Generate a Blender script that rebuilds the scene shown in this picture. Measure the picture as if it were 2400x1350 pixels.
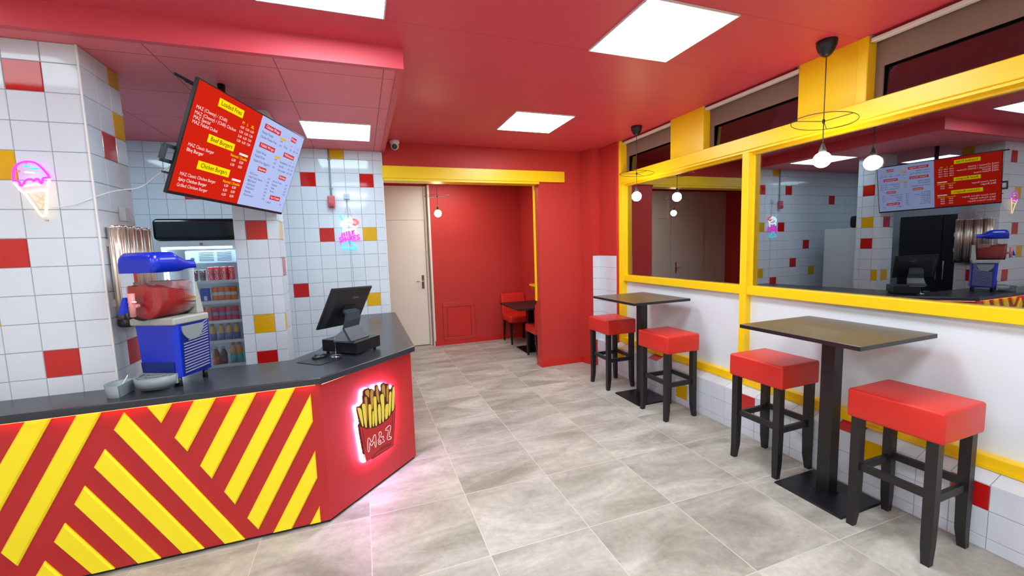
import bpy, bmesh, math, random
from mathutils import Vector, Matrix, Euler
random.seed(7)
C = bpy.context.scene.collection
sc = bpy.context.scene
for o in list(bpy.data.objects): bpy.data.objects.remove(o)
PI = math.pi

# ------------------------------------------------------------------ camera, world, exposure
cam_data = bpy.data.cameras.new('camera')
cam_data.sensor_width = 36.0
cam_data.lens = 979.354 * 36 / 2400
cam_data.clip_start = 0.02
cam = bpy.data.objects.new('camera', cam_data); C.objects.link(cam)
_p, _r, _a = 0.0977, -0.0303, math.radians(19.6)
def cam_axes():
    cp, sp, cr, sr, ca, sa = math.cos(_p), math.sin(_p), math.cos(_r), math.sin(_r), math.cos(_a), math.sin(_a)
    def ray(X, Y):
        X, Y = cr*X + sr*Y, -sr*X + cr*Y
        d = (X, cp - sp*Y, -sp - cp*Y)
        return Vector((ca*d[0] + sa*d[1], -sa*d[0] + ca*d[1], d[2]))
    f = ray(0, 0); return (ray(1, 0) - f).normalized(), -(ray(0, 1) - f).normalized(), -f.normalized()
cx_, cy_, cz_ = cam_axes()
cam.matrix_world = Matrix(((cx_.x, cy_.x, cz_.x, 0), (cx_.y, cy_.y, cz_.y, 0), (cx_.z, cy_.z, cz_.z, 1.638), (0, 0, 0, 1)))
sc.camera = cam
world = bpy.data.worlds.new('night'); sc.world = world; world.use_nodes = True
world.node_tree.nodes['Background'].inputs[0].default_value = (0.010, 0.008, 0.012, 1)
world.node_tree.nodes['Background'].inputs[1].default_value = 0.6
sc.view_settings.view_transform = 'Standard'
sc.view_settings.look = 'None'
sc.view_settings.exposure = 0.08
sc.view_settings.gamma = 1.0
sc.view_settings.use_curve_mapping = False
PANEL_POWER = 25.0
BULB_POWER = 62.0

# ------------------------------------------------------------------ materials
def lin(r, g, b):
    f = lambda v: ((v/255) / 12.92) if v/255 <= 0.04045 else (((v/255) + 0.055) / 1.055) ** 2.4
    return (f(r), f(g), f(b), 1.0)
def mat(name, col, rough=0.5, metal=0.0, spec=0.5, bump=0.0, bscale=200.0, coat=0.0, mottle=0.0, mscale=8.0):
    m = bpy.data.materials.new(name); m.use_nodes = True
    nt = m.node_tree; b = nt.nodes['Principled BSDF']
    b.inputs['Base Color'].default_value = col
    b.inputs['Roughness'].default_value = rough
    b.inputs['Metallic'].default_value = metal
    b.inputs['Specular IOR Level'].default_value = spec
    b.inputs['Coat Weight'].default_value = coat
    tc = nt.nodes.new('ShaderNodeTexCoord')
    if mottle:
        n = nt.nodes.new('ShaderNodeTexNoise'); n.inputs['Scale'].default_value = mscale; n.inputs['Detail'].default_value = 6
        nt.links.new(tc.outputs['Object'], n.inputs['Vector'])
        mr = nt.nodes.new('ShaderNodeMapRange'); mr.inputs[3].default_value = 1 - mottle; mr.inputs[4].default_value = 1 + mottle
        nt.links.new(n.outputs['Fac'], mr.inputs[0])
        mx = nt.nodes.new('ShaderNodeVectorMath'); mx.operation = 'SCALE'; mx.inputs[0].default_value = col[:3]
        nt.links.new(mr.outputs[0], mx.inputs['Scale']); nt.links.new(mx.outputs[0], b.inputs['Base Color'])
    if bump:
        n = nt.nodes.new('ShaderNodeTexNoise'); n.inputs['Scale'].default_value = bscale; n.inputs['Detail'].default_value = 3
        nt.links.new(tc.outputs['Object'], n.inputs['Vector'])
        bp = nt.nodes.new('ShaderNodeBump'); bp.inputs['Strength'].default_value = bump; bp.inputs['Distance'].default_value = 0.002
        nt.links.new(n.outputs['Fac'], bp.inputs['Height']); nt.links.new(bp.outputs[0], b.inputs['Normal'])
    return m
def emis(name, col, strength):
    m = bpy.data.materials.new(name); m.use_nodes = True
    nt = m.node_tree; nt.nodes.clear()
    o = nt.nodes.new('ShaderNodeOutputMaterial'); e = nt.nodes.new('ShaderNodeEmission')
    e.inputs[0].default_value = col; e.inputs[1].default_value = strength
    nt.links.new(e.outputs[0], o.inputs[0]); return m
def glassy(name, tint, base_refl, ior=1.5, rough=0.0, body=None, body_fac=0.0):
    """thin pane: transparent + mirror reflection by fresnel, optionally a milky body"""
    m = bpy.data.materials.new(name); m.use_nodes = True
    nt = m.node_tree; nt.nodes.clear(); N = nt.nodes.new; L = nt.links.new
    o = N('ShaderNodeOutputMaterial'); t = N('ShaderNodeBsdfTransparent'); t.inputs[0].default_value = tint
    g = N('ShaderNodeBsdfGlossy'); g.inputs['Roughness'].default_value = rough; g.inputs[0].default_value = (0.95, 0.97, 1, 1)
    fr = N('ShaderNodeFresnel'); fr.inputs[0].default_value = ior
    ad = N('ShaderNodeMath'); ad.operation = 'ADD'; ad.use_clamp = True; ad.inputs[1].default_value = base_refl; L(fr.outputs[0], ad.inputs[0])
    src = t.outputs[0]
    if body:
        d = N('ShaderNodeBsdfDiffuse'); d.inputs[0].default_value = body
        mb = N('ShaderNodeMixShader'); mb.inputs[0].default_value = body_fac; L(t.outputs[0], mb.inputs[1]); L(d.outputs[0], mb.inputs[2]); src = mb.outputs[0]
    mx = N('ShaderNodeMixShader'); L(ad.outputs[0], mx.inputs[0]); L(src, mx.inputs[1]); L(g.outputs[0], mx.inputs[2])
    L(mx.outputs[0], o.inputs[0]); return m
def grid_nodes(nt, x0, y0, px, py, w):
    """1 on the seams of a grid laid in object space, 0 elsewhere; also returns a per-cell random value"""
    N = nt.nodes.new; L = nt.links.new
    tc = N('ShaderNodeTexCoord'); sx = N('ShaderNodeSeparateXYZ'); L(tc.outputs['Object'], sx.inputs[0])
    outs, cells = [], []
    for ax, (c0, p) in enumerate(((x0, px), (y0, py))):
        a = N('ShaderNodeMath'); a.operation = 'SUBTRACT'; L(sx.outputs[ax], a.inputs[0]); a.inputs[1].default_value = c0
        d = N('ShaderNodeMath'); d.operation = 'DIVIDE'; L(a.outputs[0], d.inputs[0]); d.inputs[1].default_value = p
        fl = N('ShaderNodeMath'); fl.operation = 'FLOOR'; L(d.outputs[0], fl.inputs[0]); cells.append(fl)
        ad = N('ShaderNodeMath'); ad.operation = 'ADD'; L(d.outputs[0], ad.inputs[0]); ad.inputs[1].default_value = 0.5
        fr = N('ShaderNodeMath'); fr.operation = 'FRACT'; L(ad.outputs[0], fr.inputs[0])
        s = N('ShaderNodeMath'); s.operation = 'SUBTRACT'; L(fr.outputs[0], s.inputs[0]); s.inputs[1].default_value = 0.5
        ab = N('ShaderNodeMath'); ab.operation = 'ABSOLUTE'; L(s.outputs[0], ab.inputs[0])
        mr = N('ShaderNodeMapRange'); L(ab.outputs[0], mr.inputs[0])
        mr.inputs[1].default_value = w/p*0.4; mr.inputs[2].default_value = w/p*0.7; mr.inputs[3].default_value = 1; mr.inputs[4].default_value = 0
        outs.append(mr)
    mx = N('ShaderNodeMath'); mx.operation = 'MAXIMUM'; L(outs[0].outputs[0], mx.inputs[0]); L(outs[1].outputs[0], mx.inputs[1])
    cb = N('ShaderNodeCombineXYZ'); L(cells[0].outputs[0], cb.inputs[0]); L(cells[1].outputs[0], cb.inputs[1])
    wn = N('ShaderNodeTexWhiteNoise'); wn.noise_dimensions = '3D'; L(cb.outputs[0], wn.inputs['Vector'])
    return mx.outputs[0], wn, tc
def floor_mat():
    m = bpy.data.materials.new('stone_floor_tile'); m.use_nodes = True; nt = m.node_tree; N = nt.nodes.new; L = nt.links.new
    b = nt.nodes['Principled BSDF']
    seam, wn, tc = grid_nodes(nt, 0.5517, 2.0174, 0.6, 0.6, 0.0045)
    off = N('ShaderNodeVectorMath'); off.operation = 'MULTIPLY_ADD'; off.inputs[1].default_value = (7, 7, 7)
    L(wn.outputs['Color'], off.inputs[0]); L(tc.outputs['Object'], off.inputs[2])
    mp = N('ShaderNodeMapping'); mp.inputs['Rotation'].default_value = (0, 0, 0.7); mp.inputs['Scale'].default_value = (0.8, 2.2, 1); L(off.outputs[0], mp.inputs[0])
    n1 = N('ShaderNodeTexNoise'); n1.inputs['Scale'].default_value = 1.7; n1.inputs['Detail'].default_value = 7; n1.inputs['Roughness'].default_value = 0.62; n1.inputs['Distortion'].default_value = 0.7; L(mp.outputs[0], n1.inputs['Vector'])
    n2 = N('ShaderNodeTexNoise'); n2.inputs['Scale'].default_value = 26; n2.inputs['Detail'].default_value = 8; n2.inputs['Roughness'].default_value = 0.7; L(off.outputs[0], n2.inputs['Vector'])
    r1 = N('ShaderNodeValToRGB'); L(n1.outputs['Fac'], r1.inputs[0]); e = r1.color_ramp.elements
    e[0].position = 0.30; e[0].color = lin(138, 136, 127); e[1].position = 0.68; e[1].color = lin(197, 196, 188)
    k = r1.color_ramp.elements.new(0.48); k.color = lin(168, 166, 157)
    r2 = N('ShaderNodeMapRange'); L(n2.outputs['Fac'], r2.inputs[0]); r2.inputs[1].default_value = 0.30; r2.inputs[2].default_value = 0.72; r2.inputs[3].default_value = 0.86; r2.inputs[4].default_value = 1.14
    sc1 = N('ShaderNodeVectorMath'); sc1.operation = 'SCALE'; L(r1.outputs[0], sc1.inputs[0]); L(r2.outputs[0], sc1.inputs['Scale'])
    vb = N('ShaderNodeMapRange'); L(wn.outputs['Value'], vb.inputs[0]); vb.inputs[3].default_value = 0.94; vb.inputs[4].default_value = 1.05
    sc2 = N('ShaderNodeVectorMath'); sc2.operation = 'SCALE'; L(sc1.outputs[0], sc2.inputs[0]); L(vb.outputs[0], sc2.inputs['Scale'])
    mx = N('ShaderNodeMix'); mx.data_type = 'RGBA'; L(seam, mx.inputs[0]); L(sc2.outputs[0], mx.inputs[6]); mx.inputs[7].default_value = lin(203, 198, 188)
    L(mx.outputs[2], b.inputs['Base Color'])
    rr = N('ShaderNodeMapRange'); L(n1.outputs['Fac'], rr.inputs[0]); rr.inputs[3].default_value = 0.30; rr.inputs[4].default_value = 0.52; L(rr.outputs[0], b.inputs['Roughness'])
    b.inputs['Specular IOR Level'].default_value = 0.35
    bp = N('ShaderNodeBump'); bp.inputs['Strength'].default_value = 0.25; bp.inputs['Distance'].default_value = 0.002; L(n2.outputs['Fac'], bp.inputs['Height']); L(bp.outputs[0], b.inputs['Normal'])
    return m
def ceiling_mat(name, col, seamcol, x0, y0, px, py, w, rough=0.45):
    m = bpy.data.materials.new(name); m.use_nodes = True; nt = m.node_tree; N = nt.nodes.new; L = nt.links.new
    b = nt.nodes['Principled BSDF']; seam, wn, tc = grid_nodes(nt, x0, y0, px, py, w)
    mx = N('ShaderNodeMix'); mx.data_type = 'RGBA'; L(seam, mx.inputs[0]); mx.inputs[6].default_value = col; mx.inputs[7].default_value = seamcol
    L(mx.outputs[2], b.inputs['Base Color']); b.inputs['Roughness'].default_value = rough; b.inputs['Specular IOR Level'].default_value = 0.4
    n = N('ShaderNodeTexNoise'); n.inputs['Scale'].default_value = 90; n.inputs['Detail'].default_value = 4; L(tc.outputs['Object'], n.inputs['Vector'])
    bp = N('ShaderNodeBump'); bp.inputs['Strength'].default_value = 0.12; bp.inputs['Distance'].default_value = 0.002; L(n.outputs['Fac'], bp.inputs['Height']); L(bp.outputs[0], b.inputs['Normal'])
    return m

RED = lin(194, 54, 50)
m_floor = floor_mat()
m_ceil = ceiling_mat('red_ceiling', lin(220, 78, 94), lin(180, 48, 62), 50.3, 1.857, 100.0, 0.612, 0.003)
m_soffit = ceiling_mat('red_soffit_panels', lin(244, 122, 132), lin(168, 66, 78), -1.02, 2.965, 0.61, 0.605, 0.006, 0.5)
m_red = mat('red_wall_paint', RED, 0.5, bump=0.25, bscale=160, spec=0.35)
m_redgloss = mat('red_gloss_paint', lin(205, 40, 36), 0.35)
m_grout = mat('grey_grout', lin(158, 162, 172), 0.8)
m_white_tile = mat('white_tile', lin(216, 225, 237), 0.07, bump=0.05, bscale=45, mottle=0.015)
m_red_tile = mat('red_tile', lin(196, 26, 26), 0.07, bump=0.05, bscale=45)
m_yellow_tile = mat('yellow_tile', lin(222, 172, 8), 0.07, bump=0.05, bscale=45)
m_white = mat('white_paint', lin(236, 230, 222), 0.45)
m_trim = mat('white_plastic', lin(232, 233, 235), 0.35)
m_yellow = mat('yellow_gloss_paint', lin(255, 212, 18), 0.32, bump=0.08, bscale=40)
m_counter_red = mat('red_counter_panel', lin(186, 36, 42), 0.32)
m_counter_yellow = mat('yellow_stripe', lin(255, 236, 30), 0.35)
m_worktop = mat('black_worktop', lin(46, 50, 58), 0.27, bump=0.05, bscale=60)
m_black = mat('black_plastic', lin(20, 24, 30), 0.35)
m_dark = mat('dark_grey_plastic', lin(56, 66, 76), 0.4)
m_blackmetal = mat('black_powder_metal', lin(19, 21, 26), 0.35, bump=0.1, bscale=300)
m_wood_black = mat('black_stained_wood', lin(24, 24, 27), 0.42, bump=0.12, bscale=120)
m_leather = mat('red_leatherette', lin(212, 42, 32), 0.40, bump=0.12, bscale=250)
m_walnut = mat('dark_table_laminate', lin(82, 72, 58), 0.30, mottle=0.14, mscale=30, bump=0.05)
m_steel = mat('brushed_steel', (0.80, 0.72, 0.62, 1), 0.34, metal=1.0)
m_chrome = mat('chrome', (0.85, 0.85, 0.86, 1), 0.08, metal=1.0)
m_grey = mat('grey_plastic', lin(136, 148, 154), 0.4)
m_blue = mat('blue_plastic', lin(0, 44, 200), 0.25, coat=0.15)
m_bluedark = mat('dark_blue_plastic', lin(6, 36, 120), 0.3)
m_louvre = mat('pale_lilac_slot', lin(150, 150, 190), 0.4)
m_taupe = mat('taupe_reveal', lin(134, 112, 100), 0.8)
m_taupe.node_tree.nodes['Principled BSDF'].inputs['Specular IOR Level'].default_value = 0.1
m_glass = glassy('coated_window_glass', (0.5, 0.48, 0.5, 1), 0.28, 1.5)
m_glass_transom = glassy('dark_transom_glass', (0.4, 0.38, 0.42, 1), 0.09, 1.5)
m_frost = mat('frosted_window_film', lin(224, 234, 244), 0.22, bump=0.03, bscale=6, spec=0.5, mottle=0.03, mscale=2)
m_clear = glassy('clear_plastic', (0.93, 0.94, 0.95, 1), 0.03, 1.45)
m_slush_glass = glassy('clear_tank', (0.97, 0.97, 0.97, 1), 0.0, 1.28, body=(0.8, 0.8, 0.82, 1), body_fac=0.02)
m_slush = mat('red_slush', lin(196, 10, 22), 0.25, coat=0.5, mottle=0.12, mscale=60)
m_door_glass = glassy('fridge_glass', (0.93, 0.95, 0.97, 1), 0.02, 1.4)
m_panel = emis('light_panel_diffuser', (0.84, 0.97, 1.0, 1), PANEL_POWER)
m_panel_kitchen = emis('cool_kitchen_panel_diffuser', (0.66, 0.91, 1.0, 1), 11.5)
m_panel_dim = emis('dim_panel_diffuser', (0.84, 0.97, 1.0, 1), 5.0)
m_panel_alcove_added = emis('added_alcove_panel_diffuser', (0.95, 0.97, 0.92, 1), 20.0)
m_bulb = emis('warm_bulb', (1.0, 0.72, 0.40, 1), BULB_POWER)

# ------------------------------------------------------------------ geometry helpers
def box(bm, x0, x1, y0, y1, z0, z1, mi=0, M=None):
    v = [Vector((x, y, z)) for x in (x0, x1) for y in (y0, y1) for z in (z0, z1)]
    if M: v = [M @ p for p in v]
    v = [bm.verts.new(p) for p in v]
    for f in ((0,1,3,2),(4,6,7,5),(0,4,5,1),(2,3,7,6),(0,2,6,4),(1,5,7,3)):
        bm.faces.new([v[i] for i in f]).material_index = mi
    return v
def hexa(bm, b, t, mi=0):
    """frustum-like solid from 4 bottom and 4 top points (both counter-clockwise from above)"""
    vb = [bm.verts.new(p) for p in b]; vt = [bm.verts.new(p) for p in t]; n = len(b)
    bm.faces.new(vb[::-1]).material_index = mi; bm.faces.new(vt).material_index = mi
    for i in range(n): bm.faces.new((vb[i], vb[(i+1) % n], vt[(i+1) % n], vt[i])).material_index = mi
def rbox(bm, x0, x1, y0, y1, z0, z1, r=0.01, seg=3, mi=0, M=None):
    t = bmesh.new(); box(t, x0, x1, y0, y1, z0, z1, mi)
    bmesh.ops.recalc_face_normals(t, faces=t.faces)
    bmesh.ops.bevel(t, geom=list(t.edges), offset=r, segments=seg, profile=0.5, affect='EDGES')
    merge(bm, t, M, mi)
def merge(bm, t, M=None, mi=None):
    mp = {}
    for v in t.verts: mp[v] = bm.verts.new((M @ v.co) if M else v.co)
    for f in t.faces:
        try:
            nf = bm.faces.new([mp[v] for v in f.verts]); nf.material_index = f.material_index if mi is None else mi; nf.smooth = f.smooth
        except ValueError: pass
    t.free()
def basis(d):
    d = d.normalized(); a = Vector((0, 0, 1)) if abs(d.z) < 0.9 else Vector((1, 0, 0))
    u = d.cross(a).normalized(); return u, d.cross(u).normalized()
def tube(bm, pts, r, seg=8, closed=False, mi=0, caps=True):
    pts = [Vector(p) for p in pts]; n = len(pts); rings = []; pu = None
    rs = r if isinstance(r, (list, tuple)) else [r]*n
    for i, p in enumerate(pts):
        if closed: d = (pts[(i+1) % n] - pts[i-1])
        else: d = pts[min(i+1, n-1)] - pts[max(i-1, 0)]
        if d.length < 1e-9: d = Vector((0, 0, 1))
        u, w = basis(d)
        if pu is not None:
            w = d.normalized().cross(pu).normalized(); u = w.cross(d.normalized()).normalized()
        pu = u
        rings.append([bm.verts.new(p + rs[i]*(math.cos(2*PI*k/seg)*u + math.sin(2*PI*k/seg)*w)) for k in range(seg)])
    for i in range(n if closed else n-1):
        a, b = rings[i], rings[(i+1) % n]
        for k in range(seg):
            f = bm.faces.new((a[k], a[(k+1) % seg], b[(k+1) % seg], b[k])); f.smooth = True; f.material_index = mi
    if not closed and caps:
        bm.faces.new(rings[0][::-1]).material_index = mi; bm.faces.new(rings[-1]).material_index = mi
def lathe(bm, prof, c=(0, 0, 0), seg=24, mi=0, M=None, a0=0.0, a1=2*PI):
    c = Vector(c); rings = []; full = abs(a1-a0-2*PI) < 1e-6; cnt = seg if full else seg+1
    for r, z in prof:
        rings.append([bm.verts.new((M @ (c+Vector((r*math.cos(a0+(a1-a0)*k/seg), r*math.sin(a0+(a1-a0)*k/seg), z)))) if M else (c+Vector((r*math.cos(a0+(a1-a0)*k/seg), r*math.sin(a0+(a1-a0)*k/seg), z)))) for k in range(cnt)])
    for i in range(len(prof)-1):
        for k in range(seg):
            f = bm.faces.new((rings[i][k], rings[i][(k+1) % cnt], rings[i+1][(k+1) % cnt], rings[i+1][k])); f.smooth = True; f.material_index = mi
    if full:
        for ring, (r, z) in ((rings[0][::-1], prof[0]), (rings[-1], prof[-1])):
            if r > 1e-4: bm.faces.new(ring).material_index = mi
    return rings
def prism(bm, poly, F, d0, d1, mi=0, mside=None):
    """poly in 2D, F(u, v, d) -> 3D point; solid between depths d0 and d1"""
    a = [bm.verts.new(F(u, v, d0)) for u, v in poly]; b = [bm.verts.new(F(u, v, d1)) for u, v in poly]; n = len(poly)
    ms = mi if mside is None else mside
    bm.faces.new(a[::-1]).material_index = ms; bm.faces.new(b).material_index = mi
    for i in range(n): bm.faces.new((a[i], a[(i+1) % n], b[(i+1) % n], b[i])).material_index = ms
def bevelled(bm, poly, F, d0, d1, inset, mi=0):
    """raised plate with a chamfered rim"""
    n = len(poly); area = sum(poly[i][0]*poly[(i+1) % n][1]-poly[(i+1) % n][0]*poly[i][1] for i in range(n))
    sgn = 1 if area > 0 else -1; inn = []
    for i in range(n):
        p0, p, p1 = Vector(poly[i-1]), Vector(poly[i]), Vector(poly[(i+1) % n])
        e0 = (p-p0).normalized(); e1 = (p1-p).normalized()
        n0 = Vector((-e0.y, e0.x))*sgn; n1 = Vector((-e1.y, e1.x))*sgn
        b = (n0+n1); k = inset/max(0.35, b.length_squared/2); inn.append(p+b*k*0.5*1.0 if b.length > 1e-6 else p+n0*inset)
    o0 = [bm.verts.new(F(p[0], p[1], d0)) for p in poly]; o1 = [bm.verts.new(F(p[0], p[1], (d0+d1)/2)) for p in poly]
    i1 = [bm.verts.new(F(p[0], p[1], d1)) for p in inn]
    bm.faces.new(i1).material_index = mi; bm.faces.new(o0[::-1]).material_index = mi
    for i in range(n):
        j = (i+1) % n
        bm.faces.new((o0[i], o0[j], o1[j], o1[i])).material_index = mi; bm.faces.new((o1[i], o1[j], i1[j], i1[i])).material_index = mi
def smooth(pts, it=2, closed=False):
    pts = [Vector(p) for p in pts]
    for _ in range(it):
        q = []; n = len(pts)
        rng = range(n) if closed else range(n-1)
        if not closed: q.append(pts[0])
        for i in rng:
            a, b = pts[i], pts[(i+1) % n]; q += [a*0.75+b*0.25, a*0.25+b*0.75]
        if not closed: q.append(pts[-1])
        pts = q
    return pts
def finish(o, mats, autosmooth=None):
    for m in (mats if isinstance(mats, (list, tuple)) else [mats]): o.data.materials.append(m)
def obj(name, bm, mats, parent=None, kind=None, recalc=True, label=None, M=None, flat=False):
    if recalc: bmesh.ops.recalc_face_normals(bm, faces=bm.faces)
    me = bpy.data.meshes.new(name); bm.to_mesh(me); bm.free()
    o = bpy.data.objects.new(name, me); C.objects.link(o); finish(o, mats)
    if parent: o.parent = parent
    if M: o.matrix_local = M
    if kind: o['kind'] = kind
    if label: o['label'] = label
    return o
def tag(o, label, cat, group=None):
    o['label'] = label; o['category'] = cat
    if group: o['group'] = group
    return o
def thing(name, label, cat, loc=(0, 0, 0), rot=(0, 0, 0), group=None):
    o = bpy.data.objects.new(name, None); C.objects.link(o); o.location = loc; o.rotation_euler = rot; o.empty_display_size = 0.1
    return tag(o, label, cat, group)
def copy_tree(o, parent=None, label=None):
    c = o.copy(); C.objects.link(c)
    if parent: c.parent = parent
    if label: c['label'] = label
    for ch in list(o.children): copy_tree(ch, c)
    return c
def setloc(o, loc, rz=None):
    o.location = loc
    if rz is not None: o.rotation_euler = (0, 0, rz)
    return o
def struct(name, bm, mats, parent=None): return obj(name, bm, mats, parent, kind='structure')
def text_into(bm, s, F, x, z, size, bold=0.0, align='LEFT', depth=0.0006, mi=0, width=None, wscale=1.0, cuts=0):
    cu = bpy.data.curves.new('t', 'FONT'); cu.body = s; cu.size = size; cu.align_x = align; cu.offset = 0.0 if ('M' in s or 'l' in s) else bold*size; cu.resolution_u = 2
    ob = bpy.data.objects.new('t', cu); C.objects.link(ob)
    dg = bpy.context.evaluated_depsgraph_get(); me = bpy.data.meshes.new_from_object(ob.evaluated_get(dg))
    bpy.data.objects.remove(ob); bpy.data.curves.remove(cu)
    t = bmesh.new(); t.from_mesh(me); bpy.data.meshes.remove(me)
    if cuts: bmesh.ops.subdivide_edges(t, edges=t.edges[:], cuts=cuts)
    k = wscale
    if width and len(t.verts):
        xs = [v.co.x for v in t.verts]; w = max(xs)-min(xs); k = width/max(w, 1e-6)
    for v in t.verts: v.co = F(x+v.co.x*k, z+v.co.y, depth)
    for f in t.faces: f.material_index = mi
    merge(bm, t, None, mi)

# ------------------------------------------------------------------ tiled surfaces
TM = [m_grout, m_white_tile, m_red_tile, m_yellow_tile]
def tiles(bm, O, U, N, us, zs, col, gap=0.0013, th=0.006, ch=0.0018, tilt=0.0012):
    """glazed tiles on a plane: O origin, U horizontal unit vector, N outward normal; us, zs grid lines"""
    O, U, N = Vector(O), Vector(U), Vector(N); Z = Vector((0, 0, 1))
    P = lambda u, z, d: O+U*u+Z*z+N*d
    rr = random.Random(3)
    for i in range(len(us)-1):
        for j in range(len(zs)-1):
            u0, u1, z0, z1 = us[i]+gap, us[i+1]-gap, zs[j]+gap, zs[j+1]-gap
            if u1-u0 < 0.004 or z1-z0 < 0.004: continue
            c = col(i, j); ta, tb = rr.uniform(-tilt, tilt), rr.uniform(-tilt, tilt)
            a = [bm.verts.new(P(u, z, th*0.35)) for u, z in ((u0, z0), (u1, z0), (u1, z1), (u0, z1))]
            b = [bm.verts.new(P(u, z, th+ta*(s1)*0.15+tb*(s2)*0.15)) for u, z, s1, s2 in ((u0+ch, z0+ch, -1, -1), (u1-ch, z0+ch, 1, -1), (u1-ch, z1-ch, 1, 1), (u0+ch, z1-ch, -1, 1))]
            bm.faces.new(b).material_index = c
            for k in range(4): bm.faces.new((a[k], a[(k+1) % 4], b[(k+1) % 4], b[k])).material_index = c
    a = [bm.verts.new(P(u, z, th*0.36)) for u, z in ((us[0], zs[0]), (us[-1], zs[0]), (us[-1], zs[-1]), (us[0], zs[-1]))]
    bm.faces.new(a).material_index = 0
CEIL, SOF = 2.88, 2.76
zrow = lambda r: 2.658-0.15*r
zs_full = [0.0]+[zrow(r) for r in range(17, -1, -1)]+[SOF]         # index j: 1 -> row 17 line
def rowcol(cells):
    """cells: {(line index of the lower-left column, row below line r): colour}; j of row r"""
    d = {}
    for (i, r), c in cells.items(): d[(i, 17-r)] = c
    return lambda i, j: d.get((i, j), 1)
def jrow(r): return 17-r      # row between line r and r+1 sits at zs_full index 17-r ; r=-1 (above line 0) -> 18

# back wall of the kitchen (tiled)
usB = [-3.12+0.15*k for k in range(0, 23)]+[0.28]       # lines ..., -0.57 is index 17
ib = lambda c: 17+c
bm = bmesh.new(); box(bm, -3.3, 0.28, 5.08, 5.22, 0, SOF+0.12, 1)
tiles(bm, (0, 5.08, 0), (1, 0, 0), (0, -1, 0), usB, zs_full,
      rowcol({(ib(0), 1): 2, (ib(4), 1): 2, (ib(2), -1): 3, (ib(1), 5): 2, (ib(4), 5): 3, (ib(-1), 9): 2, (ib(4), 10): 3, (ib(-7), 2): 2, (ib(2), 11): 2, (ib(-3), 7): 2, (ib(-4), 10): 3}))
struct('wall_back', bm, TM)
bm = bmesh.new(); rbox(bm, 0.274, 0.286, 5.070, 5.082, 0.92, SOF, 0.003, 2)
struct('trim_tile_edge', bm, m_trim)

# front tiled pier at the left (face toward the room and its side)
bm = bmesh.new(); box(bm, -3.3, -1.34, 2.93, 3.32, 0, SOF, 1)
usA = [-3.291+0.15*k for k in range(0, 13)]+[-1.34]      # -1.641 is index 11, -1.491 index 12
tiles(bm, (0, 2.93, 0), (1, 0, 0), (0, -1, 0), usA, zs_full,
      rowcol({(11, 0): 2, (10, 3): 3, (10, 6): 2, (11, 10): 2, (9, 8): 3, (8, 2): 2, (7, 5): 3, (12, 14): 3}))
tiles(bm, (-1.34, 2.924, 0), (0, 1, 0), (1, 0, 0), [0, 0.136, 0.276, 0.396], zs_full,
      lambda i, j: {(2, 18): 3, (2, jrow(1)): 3, (1, jrow(2)): 2, (1, jrow(10)): 2, (0, jrow(13)): 3}.get((i, j), 1))
struct('wall_left_pier', bm, TM)
bm = bmesh.new(); rbox(bm, -1.343, -1.3325, 2.9165, 2.927, 0.92, SOF, 0.003, 2)
struct('trim_pier_edge', bm, m_trim)

# square tiled column beside the drinks fridge
bm = bmesh.new(); box(bm, -0.925+0.006, -0.62-0.006, 3.826, 4.12, 0, SOF, 1)
cy = lambda i, j: {(1, jrow(5)): 2, (1, jrow(10)): 3, (1, jrow(12)): 2, (1, jrow(1)): 3, (0, jrow(7)): 1}.get((i, j), 1)
tiles(bm, (-0.925, 3.826, 0), (1, 0, 0), (0, -1, 0), [0, 0.08, 0.228, 0.305], zs_full, cy)
tiles(bm, (-0.626, 3.82, 0), (0, 1, 0), (1, 0, 0), [0, 0.08, 0.23, 0.30], zs_full, lambda i, j: {(1, jrow(5)): 3, (1, jrow(7)): 2, (0, jrow(10)): 3, (1, jrow(13)): 2, (1, jrow(2)): 2}.get((i, j), 1))
tiles(bm, (-0.919, 3.82, 0), (0, 1, 0), (-1, 0, 0), [0, 0.08, 0.23, 0.30], zs_full, lambda i, j: 1)
struct('wall_column', bm, TM)

# ------------------------------------------------------------------ room shell
bm = bmesh.new(); box(bm, -3.3, 3.3, -3.0, 7.4, -0.05, 0); struct('floor', bm, m_floor)
bm = bmesh.new(); box(bm, -3.3, 3.3, -3.0, 5.2, CEIL, CEIL+0.1); struct('ceiling', bm, m_ceil)
bm = bmesh.new()
box(bm, -3.3, 0.315, 2.75, 5.08, SOF, CEIL, 0)
for f in bm.faces:
    if abs(f.normal.z) < 0.5: f.material_index = 1
bm.normal_update()
for f in bm.faces: f.material_index = 0 if f.calc_center_median().z < SOF+0.001 else 1
box(bm, 0.275, 0.315, 2.75, 5.08, SOF-0.012, SOF, 1); box(bm, -3.3, 0.275, 2.75, 2.79, SOF-0.012, SOF, 1)
struct('ceiling_soffit', bm, [m_soffit, m_ceil])
bm = bmesh.new(); box(bm, -1.4, 3.0, 5.25, 7.4, 2.74, 2.84); struct('ceiling_alcove', bm, m_red)
bm = bmesh.new(); box(bm, -3.4, -3.3, -3.0, 3.0, 0, CEIL, 0); box(bm, -3.4, -3.3, 3.0, 7.4, 0, CEIL, 1); struct('wall_left', bm, [m_white, m_white_tile])
bm = bmesh.new(); box(bm, -3.3, 3.3, -3.1, -3.0, 0, CEIL); struct('wall_front', bm, m_white)
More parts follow.
